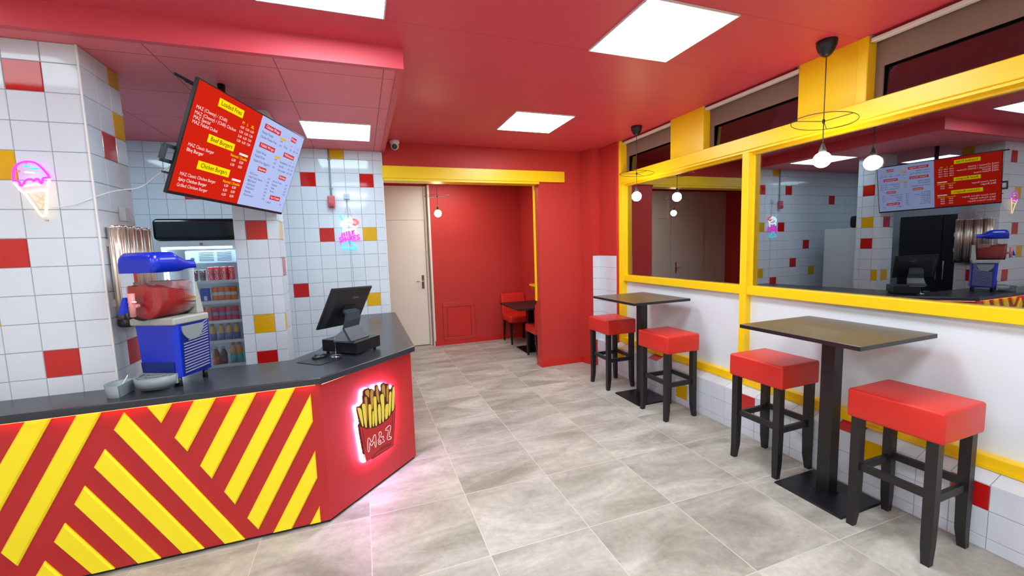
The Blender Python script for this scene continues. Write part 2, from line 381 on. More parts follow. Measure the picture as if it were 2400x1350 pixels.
# red wall around the alcove opening
bm = bmesh.new()
box(bm, 0.28, 2.834, 5.10, 5.25, 2.455, CEIL)
box(bm, 2.22, 2.834, 5.10, 5.25, 0, 2.455)
prism(bm, [(2.834, 5.10), (2.89, 4.88), (3.0, 4.88), (3.0, 4.49), (3.3, 4.49), (3.3, 5.25), (2.834, 5.25)], lambda u, v, d: Vector((u, v, d)), 0, CEIL)
struct('wall_back_opening', bm, m_red)
bm = bmesh.new()
tiles(bm, (2.89, 4.88, 0), (1, 0, 0), (0, -1, 0), [0, 0.108], [0.352]+[0.436+0.1505*k for k in range(0, 8)], lambda i, j: 1)
tiles(bm, (3.0, 4.49, 0), (0, 1, 0), (-1, 0, 0), [0, 0.10, 0.25, 0.386], [0.352]+[0.436+0.1505*k for k in range(0, 8)], lambda i, j: 1)
struct('wall_back_tiles', bm, TM)
bm = bmesh.new(); box(bm, 2.208, 2.83, 5.088, 5.10, 0, 0.085); box(bm, 2.208, 2.22, 5.10, 5.25, 0, 0.085)
prism(bm, [(2.83, 5.088), (2.884, 4.868), (2.95, 4.868), (2.95, 4.88), (2.892, 4.88), (2.838, 5.10)], lambda u, v, d: Vector((u, v, d)), 0, 0.085)
struct('baseboard_back', bm, m_redgloss)
bm = bmesh.new(); box(bm, 1.09, 2.70, 7.015, 7.03, 0, 0.085); struct('baseboard_alcove', bm, m_redgloss)
bm = bmesh.new()
box(bm, 0.275, 2.585, 5.06, 5.10, 2.468, 2.605)
box(bm, 0.28, 2.225, 5.07, 5.26, 2.44, 2.468)
box(bm, 2.20, 2.222, 5.215, 5.245, 0.9, 2.44)
struct('trim_beam', bm, m_yellow)
# alcove shell
bm = bmesh.new(); box(bm, 1.09, 3.0, 7.03, 7.4, 0, 2.74); struct('wall_alcove_back', bm, m_red)
bm = bmesh.new(); box(bm, -1.4, 1.105, 7.2, 7.4, 0, 2.69); box(bm, 1.075, 1.105, 7.025, 7.2, 0, 2.69); struct('wall_alcove_panel', bm, m_white)
bm = bmesh.new(); box(bm, -1.4, 1.105, 7.19, 7.2, 2.69, 2.74); struct('trim_alcove_top', bm, m_red)
bm = bmesh.new(); box(bm, -1.5, -1.4, 5.2, 7.4, 0, 2.8); box(bm, -1.4, 0.28, 5.22, 5.25, 0, 2.8); struct('wall_alcove_left', bm, m_red)
bm = bmesh.new()
box(bm, 2.70, 2.85, 5.25, 5.35, 0, 2.74); box(bm, 2.70, 2.85, 6.15, 7.03, 0, 2.74)
box(bm, 2.70, 2.85, 5.35, 6.15, 0, 1.0); box(bm, 2.70, 2.85, 5.35, 6.15, 2.56, 2.74)
struct('wall_alcove_right', bm, m_red)
bm = bmesh.new()
w9 = obj('window_9', bm, m_yellow, kind='structure')
bm = bmesh.new(); box(bm, 2.675, 2.72, 6.12, 6.18, 1.02, 2.56); box(bm, 2.675, 2.72, 5.33, 5.39, 1.02, 2.56); box(bm, 2.675, 2.72, 5.33, 6.18, 2.53, 2.58)
struct('window_frame', bm, m_yellow, w9)
bm = bmesh.new()
prism(bm, [(2.70, 0.90), (2.66, 0.93), (2.62, 0.985), (2.60, 0.99), (2.60, 1.02), (2.70, 1.02)], lambda u, v, d: Vector((u, d, v)), 5.3, 6.44)
struct('window_sill', bm, m_yellow, w9)
bm = bmesh.new(); box(bm, 2.75, 2.756, 5.35, 6.15, 1.0, 2.56); struct('window_pane', bm, m_glass, w9)
# white door in the alcove
bm = bmesh.new(); d1 = obj('door_1', bm, m_white, kind='structure')
bm = bmesh.new(); rbox(bm, 0.20, 1.022, 7.165, 7.195, 0.012, 2.13, 0.003, 1); struct('door_leaf', bm, m_white, d1)
bm = bmesh.new(); box(bm, 1.03, 1.06, 7.15, 7.2, 0, 2.69); box(bm, 0.14, 0.192, 7.15, 7.2, 0, 2.69); box(bm, 0.14, 1.03, 7.18, 7.2, 2.138, 2.69); struct('door_frame', bm, m_white, d1)
bm = bmesh.new(); rbox(bm, 0.935, 0.975, 7.155, 7.166, 0.98, 1.21, 0.008, 3)
dh = obj('door_handle', bm, mat('bronze_plate', lin(112, 84, 70), 0.35), d1, kind='structure')
bm = bmesh.new(); tube(bm, [(0.955, 7.155, 1.11), (0.955, 7.11, 1.11), (0.95, 7.10, 1.11), (0.84, 7.10, 1.108)], 0.009, 10)
obj('lever', bm, m_steel, dh, kind='structure')
# second white door leaf further left, seen only in the window reflection
bm = bmesh.new(); d2 = obj('door_2', bm, m_white, kind='structure')
bm = bmesh.new(); rbox(bm, -0.75, 0.08, 7.165, 7.195, 0.012, 2.13, 0.003, 1); struct('door_leaf', bm, m_white, d2)
bm = bmesh.new(); rbox(bm, -0.03, 0.01, 7.155, 7.166, 0.98, 1.21, 0.008, 3)
dh = obj('door_handle', bm, m_steel, d2, kind='structure')
bm = bmesh.new(); tube(bm, [(-0.01, 7.155, 1.11), (-0.01, 7.11, 1.11), (-0.015, 7.10, 1.11), (-0.125, 7.10, 1.108)], 0.009, 10)
obj('lever', bm, m_steel, dh, kind='structure')
# access panel
ap = thing('access_panel', 'small red framed access hatch low on the red alcove wall', 'hatch', (1.52, 7.03, 0.07))
bm = bmesh.new()
for a in ((-0.28, 0.28, 0.58, 0.66), (-0.28, 0.28, 0.0, 0.06), (-0.28, -0.21, 0.06, 0.58), (0.21, 0.28, 0.06, 0.58)): rbox(bm, a[0], a[1], -0.020, 0, a[2], a[3], 0.006, 2)
obj('hatch_frame', bm, m_red, ap)
bm = bmesh.new(); rbox(bm, -0.205, 0.205, -0.010, 0, 0.065, 0.575, 0.004, 2); obj('hatch_door', bm, m_redgloss, ap)

# ------------------------------------------------------------------ window wall
YK = [4.88]; k = 0
usC = sorted([1.093+0.1515*k for k in range(-25, 25) if -2.9 < 1.093+0.1515*k < 4.86]+[4.88, -3.0])
def cC(i, j):
    y = (usC[i]+usC[i+1])/2
    z = j
    pos = lambda a: abs(y-a) < 0.076
    if z == 2:
        if pos(1.17) or pos(2.53): return 2
        if pos(1.62) or pos(4.30): return 3
    if z in (0, 1) and pos(0.865): return 2
    if z == 1 and pos(3.29): return 3
    return 1
bm = bmesh.new()
prism(bm, [(2.956, 0), (3.28, 0), (3.28, 0.40), (3.07, 0.394), (2.956, 0.346)], lambda u, v, d: Vector((u, d, v)), -3.0, 4.87, 1)
tiles(bm, (2.956, 0, 0), (0, 1, 0), (-1, 0, 0), usC, [0, 0.066, 0.213, 0.350], cC)
# sloping ledge tiles
for i in range(len(usC)-1):
    y0, y1 = usC[i]+0.0016, usC[i+1]-0.0016
    if (y1-y0) < 0.02: continue
    vs = [bm.verts.new(p) for p in ((2.951, y0, 0.3535), (2.951, y1, 0.3535), (3.062, y1, 0.398), (3.062, y0, 0.398))]
    bm.faces.new(vs).material_index = 2 if (abs(y0-1.70) < 0.07 or abs(y0-3.67) < 0.07) else 1
    lo = [bm.verts.new(p) for p in ((2.951, y0, 0.345), (2.951, y1, 0.345), (3.062, y1, 0.39), (3.062, y0, 0.39))]
    for k in range(4): bm.faces.new((vs[k], vs[(k+1) % 4], lo[(k+1) % 4], lo[k])).material_index = 1
struct('wall_right', bm, TM)

XF = 3.05
def window(n, y0, y1):
    r = obj('window_%d' % n, bmesh.new(), m_yellow, kind='structure')
    bm = bmesh.new()
    rbox(bm, XF+0.01, XF+0.11, y0, y1, 1.175, 1.250, 0.003, 1)      # middle rail
    rbox(bm, XF, XF+0.11, y0, y1, 0.392, 0.462, 0.006, 2)           # bottom rail
    box(bm, XF-0.012, XF, y0, y1, 0.394, 0.412)
    box(bm, XF+0.04, XF+0.09, y0, y1, 2.335, 2.358)                  # beads
    box(bm, XF+0.055, XF+0.09, y0, y0+0.012, 1.25, 2.335); box(bm, XF+0.055, XF+0.09, y1-0.012, y1, 1.25, 2.335)
    struct('window_frame', bm, m_yellow, r)
    bm = bmesh.new(); box(bm, XF+0.066, XF+0.072, y0+0.012, y1-0.012, 1.25, 2.335); struct('window_pane', bm, m_glass, r)
    bm = bmesh.new(); box(bm, XF+0.060, XF+0.070, y0, y1, 0.462, 1.175); struct('frosted_pane', bm, m_frost, r)
    bm = bmesh.new()
    box(bm, XF+0.112, XF+0.30, y1-0.03, y1, 0.5, 2.40); box(bm, XF+0.112, XF+0.30, y0, y1, 2.36, 2.42); box(bm, XF+0.112, XF+0.30, y0, y0+0.02, 0.5, 2.40)
    struct('window_reveal', bm, m_taupe, r)
window(1, 2.718, 4.43)
window(2, 0.80, 2.655)
window(3, -1.2, 0.74)
window(4, -2.95, -1.26)
bm = bmesh.new()
for y0, y1 in ((2.655, 2.718), (0.74, 0.80), (-1.26, -1.2), (4.43, 4.49)): rbox(bm, XF-0.004, XF+0.115, y0, y1, 0.40, 2.36, 0.004, 1)
box(bm, XF-0.004, XF+0.115, 4.452, 4.49, 2.36, CEIL)
rbox(bm, XF-0.016, XF+0.0, 4.462, 4.495, 0.40, CEIL, 0.004, 1)
struct('trim_mullions', bm, m_yellow)
bm = bmesh.new()
rbox(bm, XF-0.02, XF+0.115, -3.0, 4.47, 2.372, 2.482, 0.004, 1)
box(bm, XF-0.008, XF+0.115, -3.0, 4.47, 2.354, 2.374)
struct('trim_rail', bm, m_yellow)
for n, (y0, y1, ys) in enumerate(((3.21, 3.60, 3.148), (1.875, 2.26, 1.811), (0.50, 0.885, 0.44), (-0.9, -0.5, -0.96))):
    bm = bmesh.new(); box(bm, XF+0.01, XF+0.115, y0, y1, 2.48, CEIL)
    rbox(bm, XF-0.004, XF+0.115, ys, y0, 2.48, CEIL, 0.004, 1)
    struct('trim_panel_%d' % (n+1), bm, m_yellow)
blinds = []
for n, (y0, y1) in enumerate(((3.60, 4.455), (2.26, 3.148), (0.885, 1.811), (-0.5, 0.44))):
    r = obj('window_%d' % (5+n), bmesh.new(), m_yellow, kind='structure')
    bm = bmesh.new(); hexa(bm, [(XF+0.092, y0, 2.44), (XF+0.098, y0, 2.44), (XF+0.098, y1, 2.44), (XF+0.092, y1, 2.44)], [(XF+0.117, y0, CEIL), (XF+0.123, y0, CEIL), (XF+0.123, y1, CEIL), (XF+0.117, y1, CEIL)]); struct('window_pane', bm, m_glass_transom, r)
    bm = bmesh.new()
    box(bm, XF+0.075, XF+0.085, y1-0.045, y1+0.02, 2.44, 2.69); box(bm, XF+0.075, XF+0.085, y0, y1+0.02, 2.69, CEIL)
    struct('window_reveal', bm, m_taupe, r)
    t = thing('blind_cassette', ['white roller blind cassette over the farthest transom window, beside the red wall', 'white roller blind cassette over the middle transom between the two yellow panels', 'white roller blind cassette over the nearest, largest transom window', 'white roller blind cassette out of frame'][n], 'blind', (XF+0.02, (y0+y1)/2, CEIL), group='white blind cassettes above the transom windows')
    if n == 3:
        bpy.data.objects.remove(t); continue
    h = (y1-y0)/2-0.004
    bm = bmesh.new(); rbox(bm, -0.012, 0.03, -h, h, -0.044, -0.020, 0.004, 2); obj('headrail', bm, m_trim, t)
    for s in (-1, 1):
        bm = bmesh.new(); box(bm, -0.01, 0.02, s*h-0.006, s*h+0.006, -0.020, 0.0); obj('bracket', bm, m_grey, t)
# pavement outside in the dark
bm = bmesh.new(); box(bm, 3.3, 3.9, -3.0, 5.2, -0.05, -0.01); struct('floor_pavement', bm, m_dark)

# ------------------------------------------------------------------ ceiling lights
def ceiling_panel(x, y, z, label, w=0.59, m=None):
    t = thing('ceiling_light', label, 'ceiling light', (x, y, z), group='square white light panels set in the ceilings')
    bm = bmesh.new(); h = w/2
    for a in ((-h-.008, h+.008, -h-.008, -h), (-h-.008, h+.008, h, h+.008), (-h-.008, -h, -h, h), (h, h+.008, -h, h)): box(bm, a[0], a[1], a[2], a[3], -0.010, 0.0)
    obj('frame', bm, m_trim, t)
    bm = bmesh.new(); box(bm, -h, h, -h, h, -0.008, -0.002); obj('diffuser', bm, m or m_panel, t)
    return t
ceiling_panel(1.75, 2.165, CEIL, 'big square light panel in the red ceiling, nearest the window wall')
ceiling_panel(1.72, 4.01, CEIL, 'smaller-looking square light panel in the red ceiling before the yellow beam')
ceiling_panel(-0.11, 2.145, CEIL, 'square light panel cut by the top edge above the dropped soffit')
ceiling_panel(-0.14, 4.31, SOF, 'square light panel in the lower pink soffit behind the menu screen', 0.565, m_panel_kitchen)
ceiling_panel(-1.97, 2.15, CEIL, 'square light panel left of the frame before the tiled pier', 0.59, m_panel_dim)
ceiling_panel(-1.966, 3.888, SOF, 'square light panel in the soffit, its corner just peeping past the tiled pier', 0.565, m_panel_kitchen)
for x, y in ((1.75, 0.3), (-0.11, 0.3), (1.75, -1.6), (-0.11, -1.6), (-1.97, 0.3), (-1.97, -1.6)):
    ceiling_panel(x, y, CEIL, 'added square white light panel, unseen behind the viewpoint in the red ceiling')  # panels added out of view to brighten the room and counter front
ceiling_panel(1.35, 6.2, 2.74, 'added square light panel brightening the red alcove, unseen above the beam', 0.59, m_panel_alcove_added)  # unseen panel, added to lift the red alcove wall and white door

# ------------------------------------------------------------------ pendants
def pendant(x, y, zc, label, full=True, tilt=(0, 0)):
    t = thing('pendant_lamp', label, 'pendant lamp', (x, y, zc), group='bare bulb pendants with a wire ring')
    zr, zb = 2.385-zc, 2.143-zc
    bm = bmesh.new(); lathe(bm, [(0.0005, -0.098), (0.014, -0.096), (0.030, -0.084), (0.047, -0.058), (0.056, -0.03), (0.058, -0.004), (0.057, 0.0)], seg=28); obj('canopy', bm, m_black, t)
    bm = bmesh.new(); tube(bm, [(0, 0, -0.095), (0.002, 0.001, -0.2), (-0.003, -0.002, -0.36), (0, 0, zb+0.09)], 0.0028, 8); obj('cord', bm, m_black, t)
    bm = bmesh.new(); R = Euler((tilt[0], tilt[1], 0)).to_matrix()
    tube(bm, [R @ Vector((0.178*math.cos(a), 0.178*math.sin(a), 0))+Vector((0, 0, zr)) for a in [2*PI*k/40 for k in range(40)]], 0.0022, 6, closed=True)
    for a in (0.5, 0.5+2*PI/3, 0.5+4*PI/3): tube(bm, [Vector((0, 0, zr)), R @ Vector((0.178*math.cos(a), 0.178*math.sin(a), 0))+Vector((0, 0, zr))], 0.0022, 6)
    lathe(bm, [(0.0005, 0.014), (0.007, 0.012), (0.009, 0), (0.007, -0.012), (0.0005, -0.014)], (0, 0, zr), 10)
    obj('ring', bm, m_black, t)
    bm = bmesh.new(); lathe(bm, [(0.003, 0.105), (0.008, 0.10), (0.012, 0.085), (0.021, 0.062), (0.021, 0.04)], (0, 0, zb), 16); obj('socket', bm, m_dark, t)
    bm = bmesh.new(); pr = [(0.0005, -0.05)]+[(0.05*math.sin(a), -0.05*math.cos(a)) for a in [PI*k/14 for k in range(1, 13)]]+[(0.016, 0.052)]
    lathe(bm, pr, (0, 0, zb), 24); obj('bulb', bm, m_bulb, t)
    return t
pendant(2.864, 1.94, CEIL, 'larger bare bulb pendant hanging nearest, before the wide yellow panel', tilt=(0.0, 0.10))
pendant(2.846, 3.874, CEIL, 'farther bare bulb pendant by the window, hanging above the far bar table', tilt=(0, 0.04))
pendant(1.056, 6.0, 2.74, 'bare bulb pendant hanging inside the red alcove beside the white door')

# ------------------------------------------------------------------ bar stools and tables
def make_stool():
    t = thing('bar_stool', '', 'stool', group='red bar stools at the tables by the window')
    bm = bmesh.new(); tb = bmesh.new()
    rbox(tb, -0.185, 0.185, -0.21, 0.21, 0.634, 0.795, 0.016, 4)
    for f in tb.faces: f.smooth = True
    for v in tb.verts:
        if v.co.z > 0.76: v.co.z += 0.006*math.cos(v.co.x/0.185*1.4)*math.cos(v.co.y/0.21*1.4)
    merge(bm, tb); obj('seat', bm, m_leather, t)
    X, Y = 0.15, 0.165; h = 0.0235
    for sx in (-1, 1):
        for sy in (-1, 1):
            bm = bmesh.new(); cx, cy = sx*X, sy*Y
            lv = [(0.64, h, 0, 0), (0.28, h, 0, 0), (0.10, h*0.92, 0.003, 0.0), (0.0, h*0.72, 0.013, 0.004)]
            rings = []
            for z, hh, ox, oy in lv:
                x, y = cx+sx*ox, cy+sy*oy
                rings.append([bm.verts.new((x+a*hh, y+b*hh, z)) for a, b in ((-1, -1), (1, -1), (1, 1), (-1, 1))])
            for a, b in zip(rings, rings[1:]):
                for k in range(4): bm.faces.new((a[k], a[(k+1) % 4], b[(k+1) % 4], b[k]))
            bm.faces.new(rings[0]); bm.faces.new(rings[-1][::-1]); obj('leg', bm, m_wood_black, t)
    for s in (-1, 1):
        bm = bmesh.new(); box(bm, -X+h, X-h, s*Y-0.011, s*Y+0.011, 0.315, 0.355); obj('footrest', bm, m_wood_black, t)
        bm = bmesh.new(); box(bm, s*X-0.011, s*X+0.011, -Y+h, Y-h, 0.335, 0.375); obj('footrest', bm, m_wood_black, t)
    return t
st0 = make_stool()
for i, (x, y, a, l) in enumerate((
    (2.715, 1.315, 0.02, 'red padded bar stool with black legs nearest the camera, right of the near table column'),
    (2.748, 2.150, 0.02, 'red padded bar stool behind the near bar table, left of its black column'),
    (2.700, 3.195, 0.01, 'red padded bar stool in front of the far bar table, right of its column'),
    (2.682, 4.122, 0.0, 'red padded bar stool farthest back beside the red wall and white tiles'))):
    o = st0 if i == 0 else copy_tree(st0)
    o['label'] = l; setloc(o, (x, y, 0), a)
def make_table():
    t = thing('bar_table', '', 'table', group='high bar tables by the window')
    bm = bmesh.new(); rbox(bm, -0.365, 0.305, -0.36, 0.36, 1.053, 1.078, 0.002, 1, 0)
    for f in bm.faces:
        if abs(f.calc_center_median().z-1.078) > 0.0015: f.material_index = 1
    obj('tabletop', bm, [m_walnut, m_black], t)
    bm = bmesh.new(); box(bm, -0.039, 0.039, -0.039, 0.039, 0.012, 1.04); box(bm, -0.046, 0.046, -0.046, 0.046, 0.012, 0.020); obj('column', bm, m_blackmetal, t)
    bm = bmesh.new(); box(bm, -0.20, 0.20, -0.20, 0.20, 1.035, 1.053); obj('mounting_plate', bm, m_blackmetal, t)
    bm = bmesh.new(); hexa(bm, [(-0.195, -0.21, 0), (0.195, -0.21, 0), (0.195, 0.21, 0), (-0.195, 0.21, 0)], [(-0.19, -0.205, 0.012), (0.19, -0.205, 0.012), (0.19, 0.205, 0.012), (-0.19, 0.205, 0.012)]); obj('base_plate', bm, m_blackmetal, t)
    return t
tb0 = make_table(); setloc(tb0, (2.725, 1.735, 0), 0.01); tb0['label'] = 'nearest square high bar table with brown top, black column and base plate'
tb1 = copy_tree(tb0); setloc(tb1, (2.73, 3.63, 0), 0.01); tb1['label'] = 'far high bar table between the two distant red stools by the window'

# alcove table and chairs
t = thing('dining_table', 'low dark dining table in the red alcove, partly behind the red pier', 'table', (2.36, 5.95, 0))
bm = bmesh.new(); rbox(bm, -0.31, 0.33, -0.42, 0.42, 0.725, 0.75, 0.002, 1); obj('tabletop', bm, m_wood_black, t)
bm = bmesh.new(); box(bm, 0.05, 0.15, 0.10, 0.20, 0.012, 0.725); obj('column', bm, m_blackmetal, t)
bm = bmesh.new(); box(bm, -0.06, 0.28, -0.06, 0.38, 0, 0.012); obj('base_plate', bm, m_blackmetal, t)
def make_chair():
    t = thing('dining_chair', '', 'chair', group='red padded dining chairs at the alcove table')
    bm = bmesh.new(); tbm = bmesh.new(); rbox(tbm, -0.215, 0.215, -0.22, 0.20, 0.37, 0.49, 0.03, 4)
    for f in tbm.faces: f.smooth = True
    merge(bm, tbm); obj('seat', bm, m_leather, t)
    bm = bmesh.new(); tbm = bmesh.new(); rbox(tbm, -0.215, 0.215, 0.15, 0.215, 0.44, 0.83, 0.02, 4)
    for v in tbm.verts:
        v.co.y += 0.06*(v.co.z-0.44)/0.4+0.03*(1-(v.co.x/0.215)**2); v.co.x *= 1+0.06*(v.co.z-0.44)
    for f in tbm.faces: f.smooth = True
    merge(bm, tbm); obj('backrest', bm, m_leather, t)
    for sx in (-1, 1):
        for sy in (-1, 1):
            bm = bmesh.new(); k = 0.05 if sy > 0 else 0.01
            hexa(bm, [(sx*0.18+a*0.013, sy*0.17+sy*k+b*0.013, 0) for a, b in ((-1, -1), (1, -1), (1, 1), (-1, 1))], [(sx*0.185+a*0.02, sy*0.165+b*0.02, 0.38) for a, b in ((-1, -1), (1, -1), (1, 1), (-1, 1))])
            obj('leg', bm, m_wood_black, t)
    return t
ch = make_chair(); setloc(ch, (2.475, 6.70, 0), 0.0); ch['label'] = 'red padded dining chair behind the alcove table against the far red wall'
c2 = copy_tree(ch); setloc(c2, (2.66-0.20, 5.56, 0), PI); c2['label'] = 'red padded dining chair mostly hidden behind the red pier edge'
for o in (c2,): o.location = (2.47, 5.60, 0)

# ------------------------------------------------------------------ counter
A0 = Vector((-0.277, 2.645)); DV = Vector((0.695, 0.719)).normalized(); NV = Vector((DV.y, -DV.x))
FA = lambda u, v, d: Vector((A0.x+DV.x*u+NV.x*d, A0.y+DV.y*u+NV.y*d, v))
FB = lambda u, v, d: Vector((u, 2.645-d, v))
ct = thing('service_counter', 'red service counter with bold yellow stripes and an angled end panel', 'counter', (0, 0, 0))
bm = bmesh.new()
poly = [(-2.8, 2.645), (-0.277, 2.645), (0.308, 3.25), (0.308, 5.07), (0.22, 5.07), (0.22, 3.30), (-0.31, 2.72), (-2.8, 2.72)]
prism(bm, poly, lambda u, v, d: Vector((u, v, d)), 0.02, 0.876)
obj('front_panel', bm, m_counter_red, ct)
bm = bmesh.new(); prism(bm, [(-2.8, 2.66), (-0.283, 2.66), (0.296, 3.258), (0.296, 5.07), (0.23, 5.07), (0.23, 3.29), (-0.30, 2.71), (-2.8, 2.71)], lambda u, v, d: Vector((u, v, d)), 0.0, 0.02)
obj('plinth', bm, m_black, ct, label='thin black plinth under the red panels')
stripes = [[(-1.577,0.876),(-1.479,0.876),(-1.801,0.294),(-1.87,0.365)], [(-1.383,0.876),(-1.284,0.876),(-1.685,0.150),(-1.737,0.235)],
 [(-1.200,0.851),(-0.727,0.022),(-0.825,0.022),(-1.249,0.767)], [(-1.296,0.672),(-0.923,0.022),(-1.022,0.022),(-1.347,0.587)],
 [(-1.394,0.497),(-1.120,0.022),(-1.219,0.022),(-1.443,0.412)], [(-1.490,0.321),(-1.318,0.022),(-1.411,0.022),(-1.540,0.236)],
 [(-1.586,0.144),(-1.515,0.022),(-1.611,0.022),(-1.636,0.06)], [(-1.108,0.876),(-0.987,0.876),(-1.050,0.768)],
 [(-0.892,0.876),(-0.791,0.876),(-0.950,0.591),(-1.000,0.678)], [(-0.694,0.876),(-0.597,0.876),(-0.853,0.414),(-0.901,0.500)],
 [(-0.497,0.876),(-0.401,0.876),(-0.757,0.239),(-0.803,0.327)], [(-0.330,0.820),(-0.330,0.650),(-0.656,0.062),(-0.705,0.145)],
 [(-0.330,0.471),(-0.330,0.302),(-0.486,0.022),(-0.583,0.022)], [(-0.330,0.122),(-0.330,0.022),(-0.388,0.022)],
 [(-1.775,0.876),(-1.675,0.876),(-1.95,0.39),(-2.05,0.39)], [(-1.97,0.876),(-1.87,0.876),(-2.1,0.46),(-2.2,0.46)]]
for s in stripes:
    bm = bmesh.new(); bevelled(bm, s, FB, 0.0, 0.016, 0.014); obj('stripe', bm, m_counter_yellow, ct)
wt = thing('worktop', 'long black worktop bending along the top of the red counter', 'worktop', (0, 0, 0.876))
bm = bmesh.new()
tb_ = bmesh.new()
prism(tb_, [(-2.9, 2.615), (-0.268, 2.615), (0.335, 3.175), (0.335, 5.072), (-0.055, 5.072), (-0.35, 3.40), (-0.50, 3.155), (-1.332, 3.155), (-1.332, 2.92), (-2.9, 2.92)], lambda u, v, d: Vector((u, v, d)), 0.0, 0.039)
bmesh.ops.recalc_face_normals(tb_, faces=tb_.faces)
bmesh.ops.bevel(tb_, geom=[e for e in tb_.edges if abs(e.verts[0].co.z-e.verts[1].co.z) < 1e-5 and e.verts[0].co.z > 0.03], offset=0.008, segments=3, profile=0.5, affect='EDGES')
# cut around the tiled pier: keep the part left of it shallower
merge(bm, tb_); obj('worktop_slab', bm, m_worktop, wt)
# red light strip under the overhang
bm = bmesh.new(); box(bm, -2.8, -0.30, 2.620, 2.628, 0.8735, 0.8755, 0); obj('light_strip', bm, emis('red_light_strip', (1.0, 0.13, 0.04, 1), 16.0), ct)
bm = bmesh.new(); prism(bm, [(0.01, 0.864), (0.835, 0.864), (0.835, 0.870), (0.01, 0.870)], FA, 0.0, 0.006); obj('light_strip', bm, emis('warm_light_strip', (1.0, 0.42, 0.22, 1), 2.2), ct)

# backlit fries sign on the angled panel
fs = thing('fries_sign', 'backlit cut-out sign of a red fries box lettered M&Z on the angled panel', 'sign', (0, 0, 0))
outl = [(0.267,0.634),(0.298,0.625),(0.316,0.637),(0.327,0.638),(0.327,0.679),(0.335,0.690),(0.338,0.719),(0.385,0.721),(0.395,0.708),(0.429,0.700),(0.434,0.673),(0.445,0.717),(0.473,0.715),(0.484,0.667),(0.495,0.658),(0.499,0.705),(0.536,0.709),(0.547,0.696),(0.579,0.688),(0.584,0.643),(0.605,0.645),(0.615,0.659),(0.641,0.656),(0.633,0.516),(0.641,0.507),(0.597,0.235),(0.581,0.219),(0.309,0.226),(0.271,0.513),(0.287,0.512)]
boxp = [(0.283,0.502),(0.318,0.235),(0.575,0.228),(0.590,0.240),(0.632,0.505),(0.617,0.474),(0.554,0.438),(0.488,0.427),(0.410,0.433),(0.344,0.452),(0.290,0.490)]
fries = dict(f1=[(0.278,0.623),(0.300,0.611),(0.308,0.586),(0.314,0.482),(0.304,0.488),(0.280,0.600)],f2=[(0.318,0.630),(0.341,0.626),(0.343,0.594),(0.346,0.463),(0.329,0.472),(0.318,0.611)],f3=[(0.371,0.605),(0.385,0.607),(0.396,0.593),(0.391,0.553),(0.386,0.448),(0.370,0.452)],f4=[(0.403,0.548),(0.417,0.548),(0.412,0.445),(0.398,0.447)],
f5=[(0.424,0.644),(0.444,0.638),(0.446,0.612),(0.441,0.440),(0.422,0.442),(0.421,0.588)],f6=[(0.458,0.573),(0.485,0.573),(0.479,0.440),(0.459,0.440)],f7=[(0.491,0.635),(0.518,0.633),(0.520,0.579),(0.508,0.442),(0.491,0.440),(0.496,0.566),(0.489,0.590)],f8=[(0.531,0.542),(0.553,0.549),(0.562,0.541),(0.550,0.450),(0.523,0.444)],
f9=[(0.578,0.622),(0.599,0.622),(0.592,0.572),(0.577,0.464),(0.562,0.456),(0.569,0.534)],f10=[(0.615,0.648),(0.636,0.644),(0.622,0.507),(0.611,0.481),(0.595,0.478)])
backf = dict(b1=[(0.354,0.710),(0.386,0.708),(0.383,0.662),(0.379,0.655),(0.367,0.672),(0.355,0.686)],b2=[(0.343,0.667),(0.361,0.665),(0.364,0.639),(0.354,0.491),(0.350,0.547),(0.344,0.639)],b3=[(0.398,0.695),(0.424,0.693),(0.419,0.652),(0.412,0.575),(0.403,0.562),(0.397,0.619)],b4=[(0.454,0.705),(0.470,0.704),(0.476,0.590),(0.467,0.590),(0.453,0.633)],b5=[(0.513,0.697),(0.537,0.695),(0.538,0.631),(0.532,0.598),(0.523,0.638),(0.509,0.648)],b6=[(0.556,0.676),(0.579,0.673),(0.571,0.638),(0.560,0.565),(0.550,0.567)])
m_outline = mat('dark_brown_print', lin(70, 20, 20), 0.4); m_signred = mat('sign_red_print', lin(188, 34, 38), 0.4)
m_fry = mat('fry_yellow', lin(238, 218, 84), 0.45); m_fryback = mat('fry_dark_yellow', lin(196, 146, 62), 0.45)  # back fries take a darker yellow than the front ones
FG = lambda u, v, d: FA(u-0.028, v+0.012, d)
sm2 = lambda p: [(q.x, q.y) for q in smooth([(u, v, 0) for u, v in p], 1, True)]
bm = bmesh.new(); prism(bm, sm2(outl), FG, 0.017, 0.026); obj('backing_board', bm, m_outline, fs)
bm = bmesh.new(); prism(bm, boxp, FG, 0.026, 0.0280)
bx = obj('fries_box', bm, m_signred, fs)
bm = bmesh.new()
fat = lambda p, a=1.16, b=1.03: [((sum(q[0] for q in p)/len(p))+(u-sum(q[0] for q in p)/len(p))*a, (sum(q[1] for q in p)/len(p))+(v-sum(q[1] for q in p)/len(p))*b) for u, v in p]
for k, p in fries.items(): prism(bm, sm2(fat(p)), FG, 0.026, 0.0292 if k in ('f3','f5','f7','f9','f1') else 0.0284)
obj('front_fries', bm, m_fry, fs)
bm = bmesh.new()
for k, p in backf.items(): prism(bm, sm2(fat(p, 1.2, 1.06)), FG, 0.026, 0.0274)
obj('back_fries', bm, m_fryback, fs)
bm = bmesh.new()
for l, r in (([(0.307,0.468),(0.308,0.428),(0.322,0.330)], 0.0018), ([(0.369,0.240),(0.424,0.254),(0.488,0.255),(0.566,0.243)], 0.0025), ([(0.602,0.462),(0.592,0.394),(0.581,0.321)], 0.0018), ([(0.456,0.262),(0.505,0.266),(0.566,0.252)], 0.002)):
    bm = bmesh.new(); tube(bm, smooth([FG(u, v, 0.0284) for u, v in l], 2), r, 6); obj('fold_line', bm, m_outline, bx)

